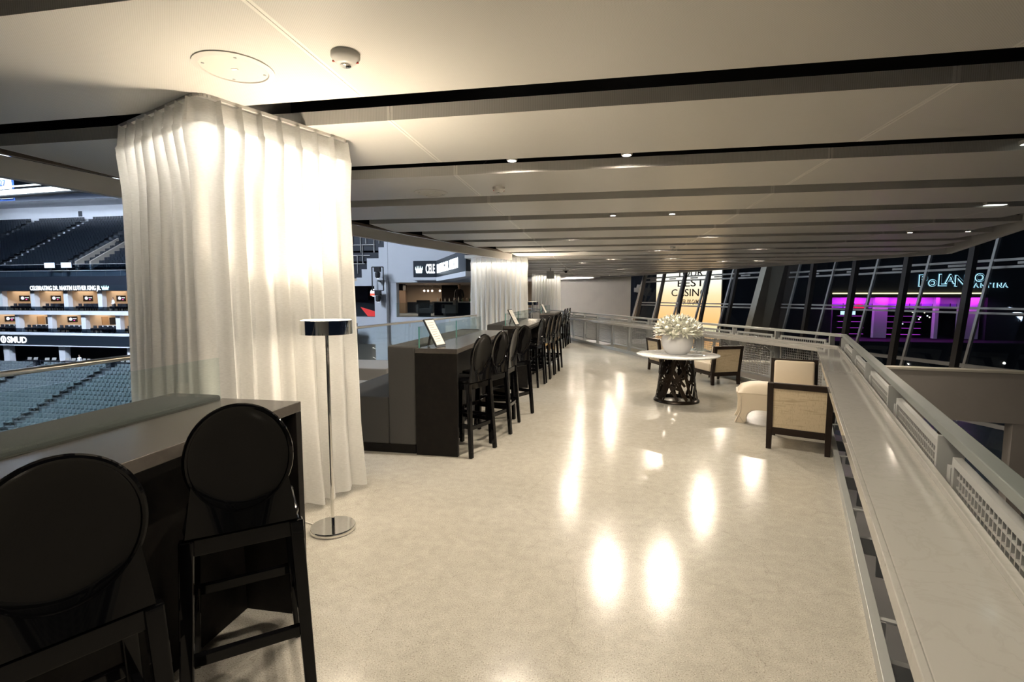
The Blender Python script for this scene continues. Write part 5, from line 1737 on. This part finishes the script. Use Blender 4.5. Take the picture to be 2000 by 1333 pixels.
# ================================================================== PEOPLE (tiny, far away)
def person(loc, rz, label, shirt, trousers, skin, hair, pose='stand', holds=None):
    t = thing('person', label, 'person', loc, rz)
    if pose == 'stand':
        J = [(0, 0, .95), (0, 0, 1.18), (0, 0, 1.40), (0, .01, 1.50), (0, .02, 1.60),
             (.10, 0, .90), (.11, .02, .50), (.11, 0, .08), (.11, .13, .03),
             (-.10, 0, .90), (-.11, .02, .50), (-.11, 0, .08), (-.11, .13, .03),
             (.19, 0, 1.38), (.25, -.02, 1.10), (.22, .14, .92), (.21, .21, .90),
             (-.19, 0, 1.38), (-.25, -.02, 1.10), (-.22, .14, .92), (-.21, .21, .90)]
    else:
        J = [(0, 0, .50), (0, -.04, .74), (0, -.05, .96), (0, -.04, 1.06), (0, -.03, 1.16),
             (.10, .04, .50), (.12, .44, .50), (.12, .46, .08), (.12, .58, .03),
             (-.10, .04, .50), (-.12, .44, .50), (-.12, .46, .08), (-.12, .58, .03),
             (.19, -.05, .94), (.24, .02, .68), (.16, .24, .60), (.13, .30, .60),
             (-.19, -.05, .94), (-.24, .02, .68), (-.16, .24, .60), (-.13, .30, .60)]
    Ed = [(0, 1), (1, 2), (2, 3), (3, 4), (0, 5), (5, 6), (6, 7), (7, 8), (0, 9), (9, 10), (10, 11), (11, 12), (2, 13), (13, 14), (14, 15), (15, 16), (2, 17), (17, 18), (18, 19), (19, 20)]
    rad = [.15, .14, .15, .055, .06, .10, .065, .045, .035, .10, .065, .045, .035, .065, .048, .034, .03, .065, .048, .034, .03]
    me = bpy.data.meshes.new('body')
    me.from_pydata(J, Ed, [])
    o = obj('body', me, t)
    md = o.modifiers.new('skin', 'SKIN')
    me.skin_vertices[0].data[0].use_root = True
    for v, r in zip(me.skin_vertices[0].data, rad):
        v.radius = (r, r * .85)
    o.modifiers.new('sub', 'SUBSURF').levels = 1
    dg = bpy.context.evaluated_depsgraph_get()
    m2 = bpy.data.meshes.new_from_object(o.evaluated_get(dg))
    o.modifiers.clear()
    o.data = m2
    m2.materials.clear()
    for mm in (shirt, trousers, skin):
        m2.materials.append(mm)
    hip = J[0][2]
    for p in m2.polygons:
        p.use_smooth = True
        c = p.center
        hand = max(abs(c.x), 0) > .11 and (Vector(c) - Vector(J[16])).length < .10 or (Vector(c) - Vector(J[20])).length < .10
        if c.z > J[3][2] - .02 or hand:
            p.material_index = 2
        elif c.z < hip - .02 or (pose != 'stand' and c.y > .12 and c.z < .58):
            p.material_index = 1
        else:
            p.material_index = 0
    hc = Vector(J[4]) + Vector((0, .01, .05))
    hd = MB().lathe([(.0001, -.115), (.045, -.10), (.072, -.04), (.078, .02), (.070, .075), (.04, .11), (.0001, .12)], 18, cap=False)
    hd.v = [(x * .95, y * 1.12, z) for x, y, z in hd.v]
    hd.add([(-.012, .082, -.03), (.012, .082, -.03), (0, .108, -.025), (0, .084, .015)], [(0, 1, 2), (1, 3, 2), (3, 0, 2)])
    h = hd.xf(Matrix.Translation(hc)).build('head', skin, t, smooth=True)
    for sx in (-1, 1):
        MB().lathe([(.0001, -.006), (.009, 0), (.0001, .006)], 8, cap=False).xf(Matrix.Translation(hc + Vector((sx * .03, .079, .005)))).build('eye', M_black, h)
        MB().box(-.008, .008, -.02, .02, -.03, .03).xf(Matrix.Translation(hc + Vector((sx * .078, 0, 0)))).build('ear', skin, h, bevel=.004)
    MB().box(-.022, .022, -.004, .004, -.004, .004).xf(Matrix.Translation(hc + Vector((0, .078, -.058)))).build('mouth', mat('lip', (.35, .12, .10), .5), h)
    hr = MB().lathe([(.079, -.02), (.084, .02), (.076, .08), (.045, .12), (.0001, .132)], 18, cap=False)
    hr.v = [(x * .97, y * 1.12 - .012, z) for x, y, z in hr.v]
    hr.xf(Matrix.Translation(hc + Vector((0, -.008, .012)))).build('hair', hair, t, smooth=True)
    return t
sk = mat('skin', (.48, .30, .21), .5); hrm = mat('dark_hair', (.02, .015, .012), .6)
wsh = mat('white_shirt', (.75, .76, .80), .7); dsh = mat('black_shirt', (.02, .02, .024), .7); trs = mat('dark_trousers', (.025, .027, .035), .7)
person((-66.0, 52.6, -7.6), R(200), 'person in a white top standing at the head of the lower bowl aisle', wsh, trs, sk, hrm)
person((-8.0, Yc + 3.6, .60), R(190), 'person in black standing behind the corner lounge bar', dsh, trs, sk, hrm)
person((-63.6, 55.55, -.26), R(170), 'person in a white top in the upper suite level across the arena', wsh, trs, sk, hrm, 'stand')
